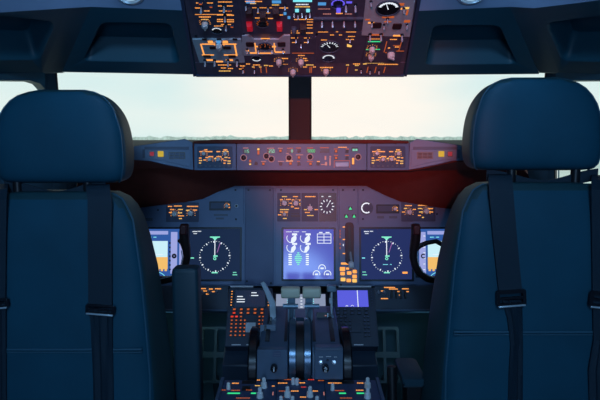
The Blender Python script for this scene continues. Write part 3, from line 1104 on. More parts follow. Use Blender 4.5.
dash(b := MB('white'), MI, 321.5, 323.5, 196.5, 1.2, n=PT + .0015, m='white'); dash(b, MI, 328.5, 331, 196.5, 1.2, n=PT + .0015, m='white')
link('legend', b, MI.M, c)
# gear plate
b = mplate([(339, 285), (339, 187.5), (357.5, 187.5), (357.5, 285)])
f = PT + .0005
b.m('orange')
b.rect(*prect(MI, 341, 349, 262.5, 264.5), f)
b.rect(*prect(MI, 339.8, 345, 267, 271), f); b.rect(*prect(MI, 346, 349, 267.5, 269.5), f)
for y in (226.5, 239, 253):
    b.rect(*prect(MI, 342.6, 345, y, y + 1), f)
b.m('white').rect(*prect(MI, 342.8, 343.6, 244, 246), f)
for y in (230, 233, 236, 243, 247):
    b.m('orange_dim').rect(*prect(MI, 339.6, 340.4, y, y + 2), f)
link('panel_plate', b, MI.M, ip, bevel=.0012)
LB = button_mesh(4.6 * MI.k, 3.4 * MI.k, .004, 'amber')
LB2 = button_mesh(4.2 * MI.k, 3.2 * MI.k, .004, 'orange')
for i, (x, y) in enumerate(((342.5, 273.6), (349.2, 273), (354.8, 271.5), (343, 279.4), (348.7, 280.4), (354.6, 280.6), (354.6, 276.4))):
    put('annunciator', LB if i in (3, 5) else LB2, MI, x, y, ip, PT, label='lit amber annunciator')
GL = MB('bezel'); GL.box(-.007, .007, -.007, .007, 0, .003)
GL.m('green').prism([(-.0055, -.0045), (.0055, -.0045), (0, .006)], .003, .0036)
GL = GL.mesh('gear_light')
for x, y in ((350.3, 208.5), (346.3, 216.3), (354, 216.3)):
    put('gear_light', GL, MI, x, y, ip, PT, label='green triangular gear light')
gl = thing('gear_lever', 'landing gear lever, tall dark red slot and pale handle right of the middle screen', 'lever', None, M=MI.T(349, 243, PT))
b = MB('wine'); b.prism(rrect(*prect(MI, 345, 353.5, 222.5, 264), .012, 5), PT, PT + .012)
b.m('black').prism(rrect(*prect(MI, 347.6, 350.6, 226, 260), .004, 4), PT + .012, PT + .013)
link('slot_guard', b, MI.M, gl, bevel=.002)
b = MB('steel'); b.tube([MI.w(*MI.p(350, 252), PT + .01), MI.w(*MI.p(350.5, 262), PT + .035)], .004)
link('shaft', b, None, gl)
b = MB('knob'); b.lathe([(.010, -.008), (.0125, -.004), (.0125, .004), (.010, .008)], 22, axis='x')
link('wheel_handle', b, MI.T(351, 265, PT + .035), gl)
# right plate
b = mplate([(358.6, 285), (358.6, 187.5), (369, 187.5), (384, 196), (402, 203), (426, 207), (446, 210), (499, 214), (499, 285)])
b.m('knob_dark').rect(*prect(MI, 377, 384, 216, 218.5), PT + .0004); b.rect(*prect(MI, 389, 397, 216, 218.5), PT + .0004)
link('panel_plate', b, MI.M, ip, bevel=.0012)
put('gauge', gauge_mesh(.021, (60, 300), 8, hand=None, arc=True, face='fascia_dark'), MI, 366.5, 208, ip, PT, label='round gauge with a white arc')
b = MB('mip_plate')
b.prism(rrect(*prect(MI, 401, 435, 202, 221.5), .002, 2), PT, PT + .002)
f = PT + .0025
for (x0, x1, y, m) in ((405, 412, 205.6, 'orange'), (404, 407, 208.4, 'amber'), (413, 416, 209.4, 'orange'), (418, 432, 205.4, 'orange'), (418, 422, 208.5, 'amber'), (428, 433, 208.6, 'orange'), (419, 423, 212, 'amber'),
                       (418, 421, 215.4, 'orange'), (422, 424, 217.4, 'amber'), (402, 405, 212, 'orange'), (429, 433, 212, 'orange')):
    dash(b, MI, x0, x1, y, 1.5, n=f, m=m)
c = link('control_plate', b, MI.M, ip)
for x, y in ((409, 212.4), (426, 211.5)):
    put('knob', KN_M, MI, x, y, c, PT + .002)
for x, y in ((235.5, 190), (248.5, 190), (270, 190), (281, 190), (333, 190), (236, 219.3), (247, 281), (271, 283), (333, 283), (363, 190), (354, 190), (343, 190), (363, 219), (341, 285), (437, 214), (158, 210)):
    put('screw', SCR, MI, x, y, ip, PT)

# ---------------------------------------------------------------- display units
def display(x0, x1, y0, y1, label, smat, group=None):
    c = MI.p((x0 + x1) / 2, (y0 + y1) / 2)
    t = thing('display_unit', label, 'display screen', None, M=MI.M @ Matrix.Translation((*c, PT)))
    b = MB('bezel')
    k = MI.k
    u0, u1, v0, v1 = prect(MI, x0, x1, y0, y1, PT)
    e = 2.4 * k
    b.m('mip').fillholes(rrect(u0 - 2 * e, u1 + 2 * e, v0 - 2 * e, v1 + 2 * e, .004, 3), [rrect(u0 - e * .8, u1 + e * .8, v0 - e * .8, v1 + e * .8, .003, 3)], PT + .004, .004)
    b.m('bezel').fillholes(rrect(u0 - e * .8, u1 + e * .8, v0 - e * .8, v1 + e * .8, .003, 3), [rrect(u0, u1, v0, v1, .001, 2)], PT + .005, .005)
    link('bezel', b, MI.M, t)
    b = MB(smat)
    b.box(u0, u1, v0, v1, PT, PT + .0015)
    sc = link('screen', b, MI.M, t)
    return t, sc, (u0, u1, v0, v1)


SZ = PT + .0021


def circ(b, cx, cy, r0, r1, a0=0, a1=360, n=36, z=SZ):
    for i in range(n):
        A = math.radians(a0 + (a1 - a0) * i / n)
        B = math.radians(a0 + (a1 - a0) * (i + 1) / n)
        b.face(b.ring([(cx + math.cos(A) * r0, cy + math.sin(A) * r0, z), (cx + math.cos(A) * r1, cy + math.sin(A) * r1, z),
                       (cx + math.cos(B) * r1, cy + math.sin(B) * r1, z), (cx + math.cos(B) * r0, cy + math.sin(B) * r0, z)]))


def navdisplay(x0, x1, label, smat, side):
    t, sc, R = display(x0, x1, 229, 279.3, label, smat)
    k = MI.k * .99
    cx, cy = MI.p(x0 + 25.5, 256.5)
    b = MB('white')
    for i in range(36):
        a = math.radians(i * 10 + 4)
        L = 1.8 if i % 3 == 0 else .7
        w = .55 if i % 3 == 0 else .32
        r1 = 15.6 * k
        r0 = r1 - L * k
        ca, sa = math.cos(a), math.sin(a)
        b.face(b.ring([(cx + x * ca - y * sa, cy + x * sa + y * ca, SZ) for x, y in ((r0, -w * k), (r1, -w * k), (r1, w * k), (r0, w * k))]))
    link('compass_rose', b, MI.M, sc)
    b = MB('mint')
    b.prism([(cx - 5 * k, cy + 20 * k), (cx + 5 * k, cy + 20 * k), (cx + 5 * k, cy + 19 * k), (cx + 2.6 * k, cy + 18.6 * k), (cx, cy + 16 * k), (cx - 2.6 * k, cy + 18.6 * k), (cx - 5 * k, cy + 19 * k)], SZ - .0003, SZ)
    b.m('white').rect(cx - .4 * k, cx + .4 * k, cy + 1 * k, cy + 17 * k, SZ)
    b.m('mint')
    b.rect(cx - 1.5 * k, cx + 2.8 * k, cy - .2 * k, cy + 1.2 * k, SZ)
    circ(b, cx, cy - 2 * k, .8 * k, 1.6 * k, n=10)
    b.rect(cx - 3 * k, cx + 3 * k, cy - 16.6 * k, cy - 15.4 * k, SZ)
    link('heading_pointer', b, MI.M, sc)
    b = MB('magenta')
    b.face(b.ring([(cx + 2 * k, cy + 4 * k, SZ), (cx + 2.6 * k, cy + 4 * k, SZ), (cx + 5.8 * k, cy + 14 * k, SZ), (cx + 5.2 * k, cy + 14 * k, SZ)]))
    link('course_line', b, MI.M, sc)
    b = MB('white')
    dash(b, MI, x0 + 3, x0 + 8, 231.5, 1.3, n=SZ, m='white'); dash(b, MI, x0 + 8.8, x0 + 12, 231.3, 1.1, n=SZ, m='white'); dash(b, MI, x0 + 4, x0 + 7.5, 233.6, 1, n=SZ, m='white')
    if side < 0:
        dash(b, MI, x1 - 7, x1 - 3.5, 272.5, 1.4, n=SZ, m='mint'); dash(b, MI, x1 - 7.4, x1 - 2.8, 274.8, 1.6, n=SZ, m='mint')
        dash(b, MI, x0 + 8, x0 + 10, 273.5, 1.4, n=SZ, m='green'); dash(b, MI, x0 + .8, x0 + 4.5, 258, 1.2, n=SZ, m='mint', words=False)
    else:
        dash(b, MI, x1 - 9, x1 - 4, 272.7, 2, n=SZ, m='orange', words=False)
        dash(b, MI, x0 + 1.5, x0 + 5, 272, 1.4, n=SZ, m='mint'); dash(b, MI, x0 + 1.5, x0 + 6, 274.8, 1.5, n=SZ, m='mint'); dash(b, MI, x0 + 1, x0 + 4, 258, 1, n=SZ, m='cyan', words=False)
        dash(b, MI, x0 + 22, x0 + 27, 264.5, 1, n=SZ, m='cyan'); dash(b, MI, x0 + 29, x0 + 31, 264.5, 1, n=SZ, m='cyan')
    link('text_readout', b, MI.M, sc)


navdisplay(189.5, 240, 'left navigation screen, dark with a white compass rose', 'scr_nav', -1)
navdisplay(361, 411.5, 'right navigation screen with a compass rose, right of the gear lever', 'scr_nav_r', 1)


def pfd(x0, x1, label, side):
    t, sc, R = display(x0, x1, 229, 275.8, label, 'scr_blue')
    b = MB('scr_sky')
    s0, s1 = x0 + 10.5, x0 + 33.5
    b.rect(*prect(MI, s0, s1, 241, 257), SZ)
    link('sky_half', b, MI.M, sc)
    b = MB('scr_gnd')
    b.rect(*prect(MI, s0, s1, 257, 269), SZ)
    u0, u1, v0, v1 = prect(MI, s0, s1, 269, 271)
    for i in range(6):
        w = (u1 - u0) / 6
        b.rect(u0 + w * i + w * .2, u0 + w * i + w * .8, v0, v1, SZ)
    b.m('white').rect(*prect(MI, s0 + 5, s1 - 5, 254, 254.6), SZ + .0002)
    link('ground_half', b, MI.M, sc)
    b = MB('scr_lav')
    b.rect(*prect(MI, x0 + 2, x0 + 8.5, 232, 273.5), SZ)
    b.rect(*prect(MI, x0 + 36.5, x0 + 43, 232, 273.5), SZ)
    b.rect(*prect(MI, x0 + 10, x0 + 34, 231, 234.5), SZ)
    b.rect(*prect(MI, x0 + 45, x0 + 49, 241, 273.5), SZ)
    dash(b, MI, x0 + 13, x0 + 17, 237.2, 1.6, n=SZ, m='cyan'); dash(b, MI, x0 + 19, x0 + 22, 237.2, 1.6, n=SZ, m='cyan')
    for i in range(7):
        dash(b, MI, x0 + 6.3, x0 + 8.4, 236 + i * 5.6, .7, n=SZ + .0002, m='white', words=False)
        dash(b, MI, x0 + 34.6, x0 + 36.2, 243 + i * 4.4, 1.6, n=SZ + .0002, m='bezel', words=False)
    u, v = MI.p(x0 + 40, 256)
    circ(b.m('black'), u, v, .002, .0085, n=18, z=SZ + .0003)
    u, v = MI.p(x0 + 6, 256)
    circ(b, u, v, .0045, .0085, 40, 320, n=18, z=SZ + .0003)
    link('tape_scale', b, MI.M, sc)
    b = MB('cyan')
    u, v = MI.p(x0 + 22, 283)
    circ(b, u, v, 10.5 * MI.k, 11.2 * MI.k, 40, 140, n=16, z=SZ)
    link('heading_arc', b, MI.M, sc)


pfd(134.5, 184, 'left flight display with bright sky and amber ground, half hidden by the left seat', -1)
pfd(417, 467, 'right flight display with bright sky and amber ground, half hidden by the right seat', 1)

t, sc, R = display(283.5, 333.6, 229.3, 279, 'middle engine screen glowing violet blue with white dial gauges', 'scr_eng')
b = MB('white')
k = MI.k
for (x, y) in ((291.5, 238), (305, 238), (291.5, 247.5), (305, 247.5)):
    u, v = MI.p(x, y)
    circ(b, u, v, 4.3 * k, 5 * k, 150, 400 if y < 240 else 300, 20)
    # filled sector
    n = 10
    a0, a1 = (-100, 40)
    for i in range(n):
        A = math.radians(a0 + (a1 - a0) * i / n); B = math.radians(a0 + (a1 - a0) * (i + 1) / n)
        b.face(b.ring([(u, v, SZ), (u + math.cos(A) * 4.3 * k, v + math.sin(A) * 4.3 * k, SZ), (u + math.cos(B) * 4.3 * k, v + math.sin(B) * 4.3 * k, SZ)]))
    b.rect(u + .6 * k, u + 5.6 * k, v + 2.6 * k, v + 4.6 * k, SZ)
link('dial_gauge', b, MI.M, sc)
b = MB('white')
dash(b, MI, 286, 292, 231.8, 1, n=SZ, m='white'); dash(b, MI, 293.5, 299, 231.8, 1, n=SZ, m='white'); dash(b, MI, 302, 306, 231.8, 1, n=SZ, m='white')
for i in range(6):
    dash(b, MI, 288.5, 291.8, 254.5 + i * 2, 1.3, n=SZ, m='white', words=False)
    dash(b, MI, 305.8, 308.8, 254.5 + i * 2, 1.3, n=SZ, m='white', words=False)
for i, w in enumerate((1, 2, 3.4, 3.6, 3, 2, 1)):
    dash(b, MI, 298.3 - w, 298.3 + w, 253 + i * 1.9, 1.2, n=SZ, m='mint', words=False)
b.m('white')
for i in range(4):
    b.rect(*prect(MI, 317, 331, 233.6 + i * 3.1, 234.2 + i * 3.1), SZ)
for x in (317, 323.6, 330.6):
    b.rect(*prect(MI, x, x + .6, 233.6, 243.5), SZ)
b.rect(*prect(MI, 319, 322.5, 232, 233), SZ); b.rect(*prect(MI, 325.5, 329.5, 232, 233), SZ)
link('text_readout', b, MI.M, sc)
b = MB('white')
for (x, y) in ((322, 268), (316.5, 274), (327.5, 274)):
    u, v = MI.p(x, y)
    circ(b, u, v, 2.9 * k, 3.7 * k, -20, 200, 18)
    b.rect(u - 1.6 * k, u + 1.6 * k, v - 1 * k, v + .6 * k, SZ)
link('fuel_gauge', b, MI.M, sc)

# ================================================================= LOWER PANEL, FOOTWELL
for s in (-1, 1):
    nm = 'left' if s < 0 else 'right'
    LP = plane2(310, 1.84, 285.5, 1.88)
    xa, xb = (95, 228.5) if s < 0 else (374, 505)
    t = thing('lower_panel', 'dark lower shelf panel with amber-lit knobs under the %s screens' % nm, 'control panel', None, M=LP.M @ Matrix.Translation((*LP.p((xa + xb) / 2, 300), 0)))
    b = MB('stand_dark')
    b.prism(LP.poly([(xa, 310), (xb, 310), (xb, 285.5), (xa, 285.5)]), -.06, 0)
    f = .0006
    if s < 0:
        for (x0, x1, y) in ((200, 206, 288.6), (209, 213, 289), (203, 208, 291), (215, 221, 288.8), (212, 215, 291.6), (206, 209, 294)):
            dash(b, LP, x0, x1, y, 1.6, n=f, m='orange')
    else:
        for (x0, x1, y) in ((384, 395, 287.5), (389, 398, 289), (402, 409, 288.8), (381, 384, 291), (396, 400, 291.5), (381, 388, 298.6), (399, 402, 295), (404, 409, 291.6)):
            dash(b, LP, x0, x1, y, 1.3, n=f, m='orange')
    fa = link('shelf_face', b, LP.M, t, bevel=.002)
    for x, y in (((202, 293), (209, 292), (217, 292)) if s < 0 else ((384, 293), (378, 293))):
        put('knob', KN_D, LP, x, y, fa)
    if s > 0:
        LV = MB('black'); LV.box(-.003, .003, -.014, .012, 0, .012); LV = LV.mesh('slide_switch')
        for x in (391.5, 396, 400.5, 405):
            put('slide_switch', LV, LP, x, 294.5, fa)
    b = MB('stand')
    b.prism(LP.poly([(xa, 312), (xb, 312), (xb, 309.6), (xa, 309.6)]), -.02, .012)
    link('shelf_edge', b, LP.M, t, bevel=.003)
    # pedals
    cx = s * .44
    for q in (-1, 1):
        for dx in (0,):
            pt = thing('rudder_pedal', '%s rudder pedal plate in the %s footwell' % ('inner' if q * s < 0 else 'outer', nm), 'pedal', (cx + q * .13, 1.98, .30))
            b = MB('pedal')
            P = Plane((cx + q * .13, 1.98, .46), (1, 0, 0), (0, .35, 1))
            b.fillholes(rrect(-.055, .055, -.10, .10, .01, 3), [rrect(-.045, -.005, -.09, -.01, .004, 2), rrect(.005, .045, -.09, -.01, .004, 2), rrect(-.045, -.005, .01, .09, .004, 2), rrect(.005, .045, .01, .09, .004, 2)], .006, .012)
            link('foot_plate', b, P.M, pt)
            b = MB('footwell')
            b.tube([P.w(0, -.08, -.015), (cx + q * .13, 2.04, .18), (cx + q * .13, 2.04, .0)], .012)
            link('pedal_arm', b, None, pt)

# ================================================================= CENTRE PEDESTAL
ped = thing('aisle_stand', 'forward centre pedestal body between the two keypad units', 'pedestal', (0, 1.6, 0))
b = MB('stand_dark')
# forward housing with sloping top that carries the keypad units, runs back to the panel
prof = [(1.62, .0), (1.62, .57), (1.655, .585), (1.79, .675), (1.88, .675), (1.88, .0)]
b.box(-.112, .112, 1.742, 1.88, 0, .675)
link('rear_housing', b, None, ped, bevel=.004)
for xa, xb in ((-.235, -.1125), (.1125, .235)):
    b = MB('stand_dark')
    b.loft([[(x, y, z) for y, z in prof] for x in (xa, xb)])
    link('side_housing', b, None, ped, bevel=.004)
CD = plane2(350, 1.655, 289, 1.785)


def cdu(s):
    nm = 'left' if s < 0 else 'right'
    if s < 0:
        x0, x1 = 227.5, 272
    else:
        x0, x1 = 330.5, 376
    lab = {-1: 'left keypad computer with a dark screen and orange-lit keys', 1: 'right keypad computer with a glowing violet-blue screen'}[s]
    t = thing('keypad_unit', lab, 'flight computer', None, M=CD.M @ Matrix.Translation((*CD.p((x0 + x1) / 2, 345), 0)))
    b = MB('stand_dark')
    u0, u1 = CD.p(x0, 320)[0], CD.p(x1, 320)[0]
    v0, v1 = CD.p(300, 349)[1], CD.p(300, 290.5)[1]
    N = .022
    b.prism(rrect(u0, u1, v0, v1, .004, 3), -.045, N)
    body = link('case', b, CD.M, t, bevel=.002)
    W = u1 - u0
    Hh = v1 - v0
    mid = (u0 + u1) / 2
    # screen
    b = MB('scr_off' if s < 0 else 'scr_cdu')
    sv1 = v1 - Hh * .05
    sv0 = v1 - Hh * .34
    b.rect(mid - W * .34, mid + W * .34, sv0, sv1, N + .0006)
    if s < 0:
        b.m('white')
        for (a, c_, q) in ((-.30, -.17, .62), (-.30, -.12, .45), (-.30, -.12, .30), (.02, .14, .85), (.02, .18, .68)):
            b.rect(mid + a * W, mid + c_ * W, sv0 + (sv1 - sv0) * q - .0015, sv0 + (sv1 - sv0) * q + .0015, N + .001)
    else:
        b.m('white').rect(mid + .10 * W, mid + .118 * W, sv0, sv1, N + .001)
        circ(b, mid - .02 * W, sv0 + .001, .0035, .0048, 0, 180, 10, N + .001)
        circ(b, mid - .14 * W, sv0 + .001, .0025, .004, 0, 180, 10, N + .001)
    link('screen', b, CD.M, t)
    # line select keys
    km = 'orange_dim'
    LK = button_mesh(W * .045, W * .03, .003, 'black', 'orange' if s < 0 else 'fascia_dark')
    for j in range(6):
        for q in (-1, 1):
            m_ = CD.M @ Matrix.Translation((mid + q * W * .42, sv1 - (sv1 - sv0) * (j + .5) / 6, N))
            link('line_key', LK, m_, t)
    KA = button_mesh(W * .085, W * .058, .004, 'black', 'orange_dim' if s < 0 else 'fascia_dark')
    KB = button_mesh(W * .085, W * .058, .004, 'black', 'redglow' if s < 0 else 'fascia_dark')
    KC = button_mesh(W * .055, W * .045, .004, 'black', 'orange_dim' if s < 0 else 'fascia_dark')
    rows = [sv0 - Hh * (.05 + .062 * i) for i in range(9)]
    for i, v in enumerate(rows[:2]):
        for j in range(5):
            link('key', KB if (i == 1 and j < 1) else KA, CD.M @ Matrix.Translation((mid - W * .34 + j * W * .155, v, N)), t)
    for i, v in enumerate(rows[2:8]):
        for j, q in enumerate((-.38, -.28, -.18, -.09, .23, .31)):
            if i == 0 and j == 3:
                continue
            link('key', KB if (i == 0 and j < 2) else KC, CD.M @ Matrix.Translation((mid + W * q, v, N)), t)
    b = MB('grey_plate' if s < 0 else 'stand_dark')
    b.box(mid - W * .07, mid + W * .15, rows[6] - .002, rows[4] + .005, N, N + .004)
    link('function_key_block', b, CD.M, t, bevel=.001)
    b = MB('white_trim')
    for q in (-.24, .08):
        b.box(mid + q * W - W * .11, mid + q * W + W * .09, v0 + .004, v0 + .007, N, N + .001)
    link('latch_strip', b, CD.M, t)
    # pale top edge strip
    b = MB('white_trim')
    a0, a1 = (u0 + .004, u0 + W * .55) if s < 0 else (u0 + W * .2, u1 - .01)
    b.box(a0, a1, v1 + .002, v1 + .006, N - .006, N + .001)
    link('top_strip', b, CD.M, t)


cdu(-1)
cdu(1)

# lower display behind the levers
LD = plane2(312, 1.765, 294, 1.81)
t = thing('display_unit', 'pale lower screen partly hidden behind the thrust levers', 'display screen', None, M=LD.M)
b = MB('bezel'); b.prism(rrect(*prect(LD, 273.5, 328, 293, 313), .003, 3), -.012, .002)
link('bezel', b, LD.M, t)
b = MB('scr_low'); b.rect(*prect(LD, 276, 325.5, 294.5, 311.5), .0026)
sc = link('screen', b, LD.M, t)
b = MB('cyan')
for i in range(4):
    dash(b, LD, 287, 291, 298 + i * 2.2, 1.2, n=.003, m='cyan'); dash(b, LD, 300.5, 302.5, 298 + i * 3, 1.6, n=.003, m='white'); dash(b, LD, 311, 314, 299 + i * 2.2, 1.2, n=.003, m='cyan')
link('text_readout', b, LD.M, sc)

# control stand (throttle quadrant)
cs = thing('throttle_quadrant', 'throttle quadrant body with lever slots in the middle of the pedestal', 'control stand', (0, 1.5, 0))
HW = .108
b = MB('stand')


def topz(y):
    # gently arched top
    tt = (y - 1.42) / (1.72 - 1.42)
    return .703 + .022 * math.sin(min(1, max(0, tt)) * PI * .62)


ys = [1.42 + i * .03 for i in range(11)]
prof = [(1.40, .0), (1.40, .60), (1.405, .68)] + [(y, topz(y)) for y in ys] + [(1.735, .70), (1.735, .0)]
slots = [-HW, -.078, -.072, -.028, -.020, .020, .028, .072, .078, HW]
b.bm.free()
for xa, xb in ((-HW, -.031), (.031, HW)):
    b = MB('stand')
    b.loft([[(x, y, z) for y, z in prof] for x in (xa, xb)])
    link('side_block', b, None, cs, bevel=.003)
b = MB('stand_dark')
b.box(-.031, .031, 1.44, 1.73, 0, .60)
b.m('stand').box(-.031, .031, 1.64, 1.73, .60, .712)
link('centre_block', b, None, cs)
# slot strips following the arch
for x, w in ((-.088, .006), (-.0385, .004), (.0385, .004), (.088, .006)):
    b = MB('black')
    b.loft([[(x - w, y, topz(y) + .0005), (x + w, y, topz(y) + .0005), (x + w, y, topz(y) + .0035), (x - w, y, topz(y) + .0035)] for y in ys[1:-1]])
    link('lever_slot', b, None, cs)
# rounded centre drum
for x0, x1 in ((-.030, -.010), (.010, .030)):
    b = MB('drum')
    R = .106
    b.lathe([(R * .96, x0), (R, x0 + .002), (R, x1 - .002), (R * .96, x1)], 48, c=(0, 1.520, .640), axis='x')
    link('lever_drum', b, None, cs)
b = MB('black')
b.lathe([(.095, -.010), (.095, .010)], 40, c=(0, 1.520, .640), axis='x')
link('drum_core', b, None, cs)
# aft faces: left box and right box with cutout switches
AF = Plane((0, 1.395, .66), (1, 0, 0), (0, .12, 1))
b = MB('stand'); b.prism(rrect(*prect(AF, 257, 287.5, 349, 379), .003, 3), -.03, .006)
c = link('trim_box', b, AF.M, cs, bevel=.0015)
b = MB('fascia_dark'); b.prism(rrect(*prect(AF, 273, 281, 350.5, 356), .001, 2), .006, .009)
b.m('knob_dark').rect(*prect(AF, 274, 280, 352, 352.8), .0094); b.rect(*prect(AF, 274, 280, 354, 354.8), .0094)
link('vent_block', b, AF.M, c)
b = MB('stand'); b.prism(rrect(*prect(AF, 314.5, 343, 347, 379), .003, 3), -.03, .006)
b.m('knob_dark').prism(prect and [(u, v) for u, v in AF.poly([(315.3, 349.6), (342, 349.6), (342, 347.6), (315.3, 347.6)])], .006, .009)
b.m('orange_dim')
dash(b, AF, 319, 323, 357, .9, n=.0065, m='knob'); dash(b, AF, 326, 331, 356.6, .9, n=.0065, m='knob'); dash(b, AF, 334, 337, 357, .9, n=.0065, m='knob')
c = link('trim_box', b, AF.M, cs, bevel=.0015)
CS = MB('white_trim'); CS.lathe([(.0055, 0), (.0055, .002), (.0032, .002), (.0032, 0)], 16, cap=False)
CS.m('toggle').tube([(0, 0, 0), (0, .004, .012)], [.002, .003], 10)
CS = CS.mesh('cutout_switch')
for x in (320.8, 334):
    put('cutout_switch', CS, AF, x, 362, c, .006, label='toggle in a white ring')
put('screw', SCR, AF, 327.5, 360, c, .006)
# start levers marked 1 and 2
for s, ch, px in ((-1, '1', 274), (1, '2', 325.5)):
    t = thing('start_lever', ('left engine start lever, black knob marked 1 below the left lever box' if ch == '1' else 'right engine start lever, black knob marked 2 under the two white-ringed switches'), 'lever', at(px, 374, 1.36))
    b = MB('black_gloss')
    c0 = at(px, 368, 1.372)
    M = Matrix.Translation(c0)
    b.lathe([(.004, -.012), (.0085, -.009), (.0095, 0), (.0085, .009), (.004, .012)], 18, axis='y')
    link('knob', b, M, t)
    b = MB('knob')
    kk = 1.372 / F
    if ch == '1':
        b.rect(-.3 * kk * 2, .3 * kk * 2, -2 * kk, 2 * kk, 0)
        b.rect(-.9 * kk, 0, 1.2 * kk, 1.9 * kk, 0)
    else:
        for r in ((-1.4, 1.4, 1.6, 2.3), (.7, 1.4, 0, 2), (-1.4, 1.4, -.35, .35), (-1.4, -.7, -2, 0), (-1.4, 1.4, -2.3, -1.6)):
            b.rect(r[0] * kk, r[1] * kk, r[2] * kk, r[3] * kk, 0)
    M2 = Matrix.Translation(c0 + Vector((0, -.0125, 0))) @ Matrix.Rotation(PI / 2, 4, 'X')
    link('number', b, M2, t)
    b = MB('steel')
    b.tube([c0, c0 + Vector((0, .03, -.01)), c0 + Vector((0, .05, -.05))], .004)
    link('shaft', b, None, t)

# trim wheels
for s in (-1, 1):
    t = thing('trim_wheel', 'black trim wheel on the %s side of the throttle quadrant' % ('left' if s < 0 else 'right'), 'trim wheel', (s * .124, 1.53, .665))
    x = s * .125
    b = MB('black_gloss')
    b.lathe([(.065, x - .011), (.092, x - .013), (.099, x - .009), (.099, x + .009), (.092, x + .013), (.065, x + .011)], 44, c=(0, 1.50, .628), axis='x')
    link('rim', b, None, t)
    b = MB('knob_dark')
    b.lathe([(.03, x - .010), (.064, x - .008), (.064, x + .008), (.03, x + .010)], 30, c=(0, 1.50, .628), axis='x')
    link('hub', b, None, t)

# thrust levers
for s in (-1, 1):
    xa, xb = (281, 300.2) if s < 0 else (302.3, 321)
    cx = (xa + xb) / 2
    t = thing('thrust_lever', '%s thrust lever with a pale greenish grip' % ('left' if s < 0 else 'right'), 'lever', at(cx, 335, 1.60))
    hc = at(cx, 292.3, 1.585)
    b = MB('lever_knob')
    w = (xb - xa) / 2 * 1.585 / F
    rings = []
    for q, sc_ in ((-1, .80), (-.92, .96), (-.8, 1.0), (.8, 1.0), (.92, .96), (1, .80)):
        rings.append([(hc.x + q * w, hc.y + .017 * sc_ * yy, hc.z + .0155 * sc_ * zz) for yy, zz in rrect(-1, 1, -1, 1, .55, 4)])
    b.loft(rings)
    link('grip', b, None, t)
    b = MB('lever')
    ax = at(291.5 if s < 0 else 309, 320, 1.585).x
    for dx in (-.008, .008):
        b.box(ax + dx - .0025, ax + dx + .0025, 1.575, 1.598, topz(1.585) - .02, hc.z - .008)
    b.box(ax - .011, ax + .011, 1.578, 1.595, hc.z - .04, hc.z - .010)
    link('arm', b, None, t, bevel=.001)
    b = MB('lever')
    p0 = at(cx, 305, 1.565)
    b.tube([(hc.x - w * .8, 1.558, hc.z - .033), (hc.x + w * .8, 1.558, hc.z - .033)], .007, 12)
    b.tube([(hc.x, 1.558, hc.z - .033), (ax, 1.572, topz(1.57) + .03), (ax, 1.575, topz(1.57))], .005, 8)
    link('reverse_lever', b, None, t)

# speed brake lever
t = thing('speed_brake_lever', 'long silver speed brake lever leaning left of the thrust levers', 'lever', at(272, 325, 1.60))
b = MB('steel')
Q = [(260.5, 283), (263.5, 281.8), (266, 284.5), (271, 294), (275.5, 303), (276, 317), (273, 321), (270, 320), (269.3, 305), (266, 296)]
b.loft([[tuple(at(x, y, 1.600)) for x, y in Q], [tuple(at(x, y, 1.600) + Vector((0, .008, 0))) for x, y in Q]])
link('blade', b, None, t, bevel=.0015)
b = MB('stand_dark')
p = at(272, 321, 1.604)
b.tube([p + Vector((0, 0, .005)), (p.x, 1.61, topz(1.61) - .0)], .006)
link('stem', b, None, t)
# flap lever
t = thing('flap_lever', 'flap lever with a small grey block handle right of the thrust levers', 'lever', at(331, 325, 1.62))
hc = at(331.5, 288.5, 1.63)
b = MB('lever'); b.box(hc.x - .0135, hc.x + .0135, hc.y - .010, hc.y + .010, hc.z - .009, hc.z + .010)
link('grip', b, None, t, bevel=.003)
b = MB('steel'); b.box(hc.x + -.002, hc.x + .003, hc.y - .005, hc.y + .005, topz(1.63) - .02, hc.z - .008)
b.box(hc.x - .006, hc.x + .002, hc.y - .004, hc.y + .004, hc.z - .045, hc.z - .03)
link('shaft', b, None, t)
# flap gate
FG = Plane(at(323.5, 322, 1.60), (1, 0, 0), (0, .5, 1))
t = thing('flap_gate', 'dark flap position gate with tiny marks beside the flap lever', 'lever gate', None, M=FG.M)
b = MB('black'); b.box(-.020, .022, -.035, .028, -.02, .002)
for i in range(4):
    b.m('pinkish').rect(.004, .009, -.022 + i * .013, -.0195 + i * .013, .0026)
b.m('steel').box(.012, .014, -.03, .025, .002, .004)
link('gate_plate', b, FG.M, t)
b = MB('stand'); b.box(.022, .030, -.035, .020, -.02, .006)
link('gate_rail', b, FG.M, t)
# block under the speed brake lever
FG = Plane(at(268, 333, 1.52), (1, 0, 0), (0, .5, 1))
t = thing('speed_brake_gate', 'dark ridged block under the silver speed brake lever', 'lever gate', None, M=FG.M)
b = MB('stand'); b.box(-.022, .022, -.03, .022, -.03, .010)
b.m('black').box(-.010, -.004, -.028, .02, .010, .012)
b.m('knob_dark').box(.002, .018, .004, .007, .010, .013).box(.002, .018, -.008, -.005, .010, .013)
link('block', b, FG.M, t, bevel=.002)

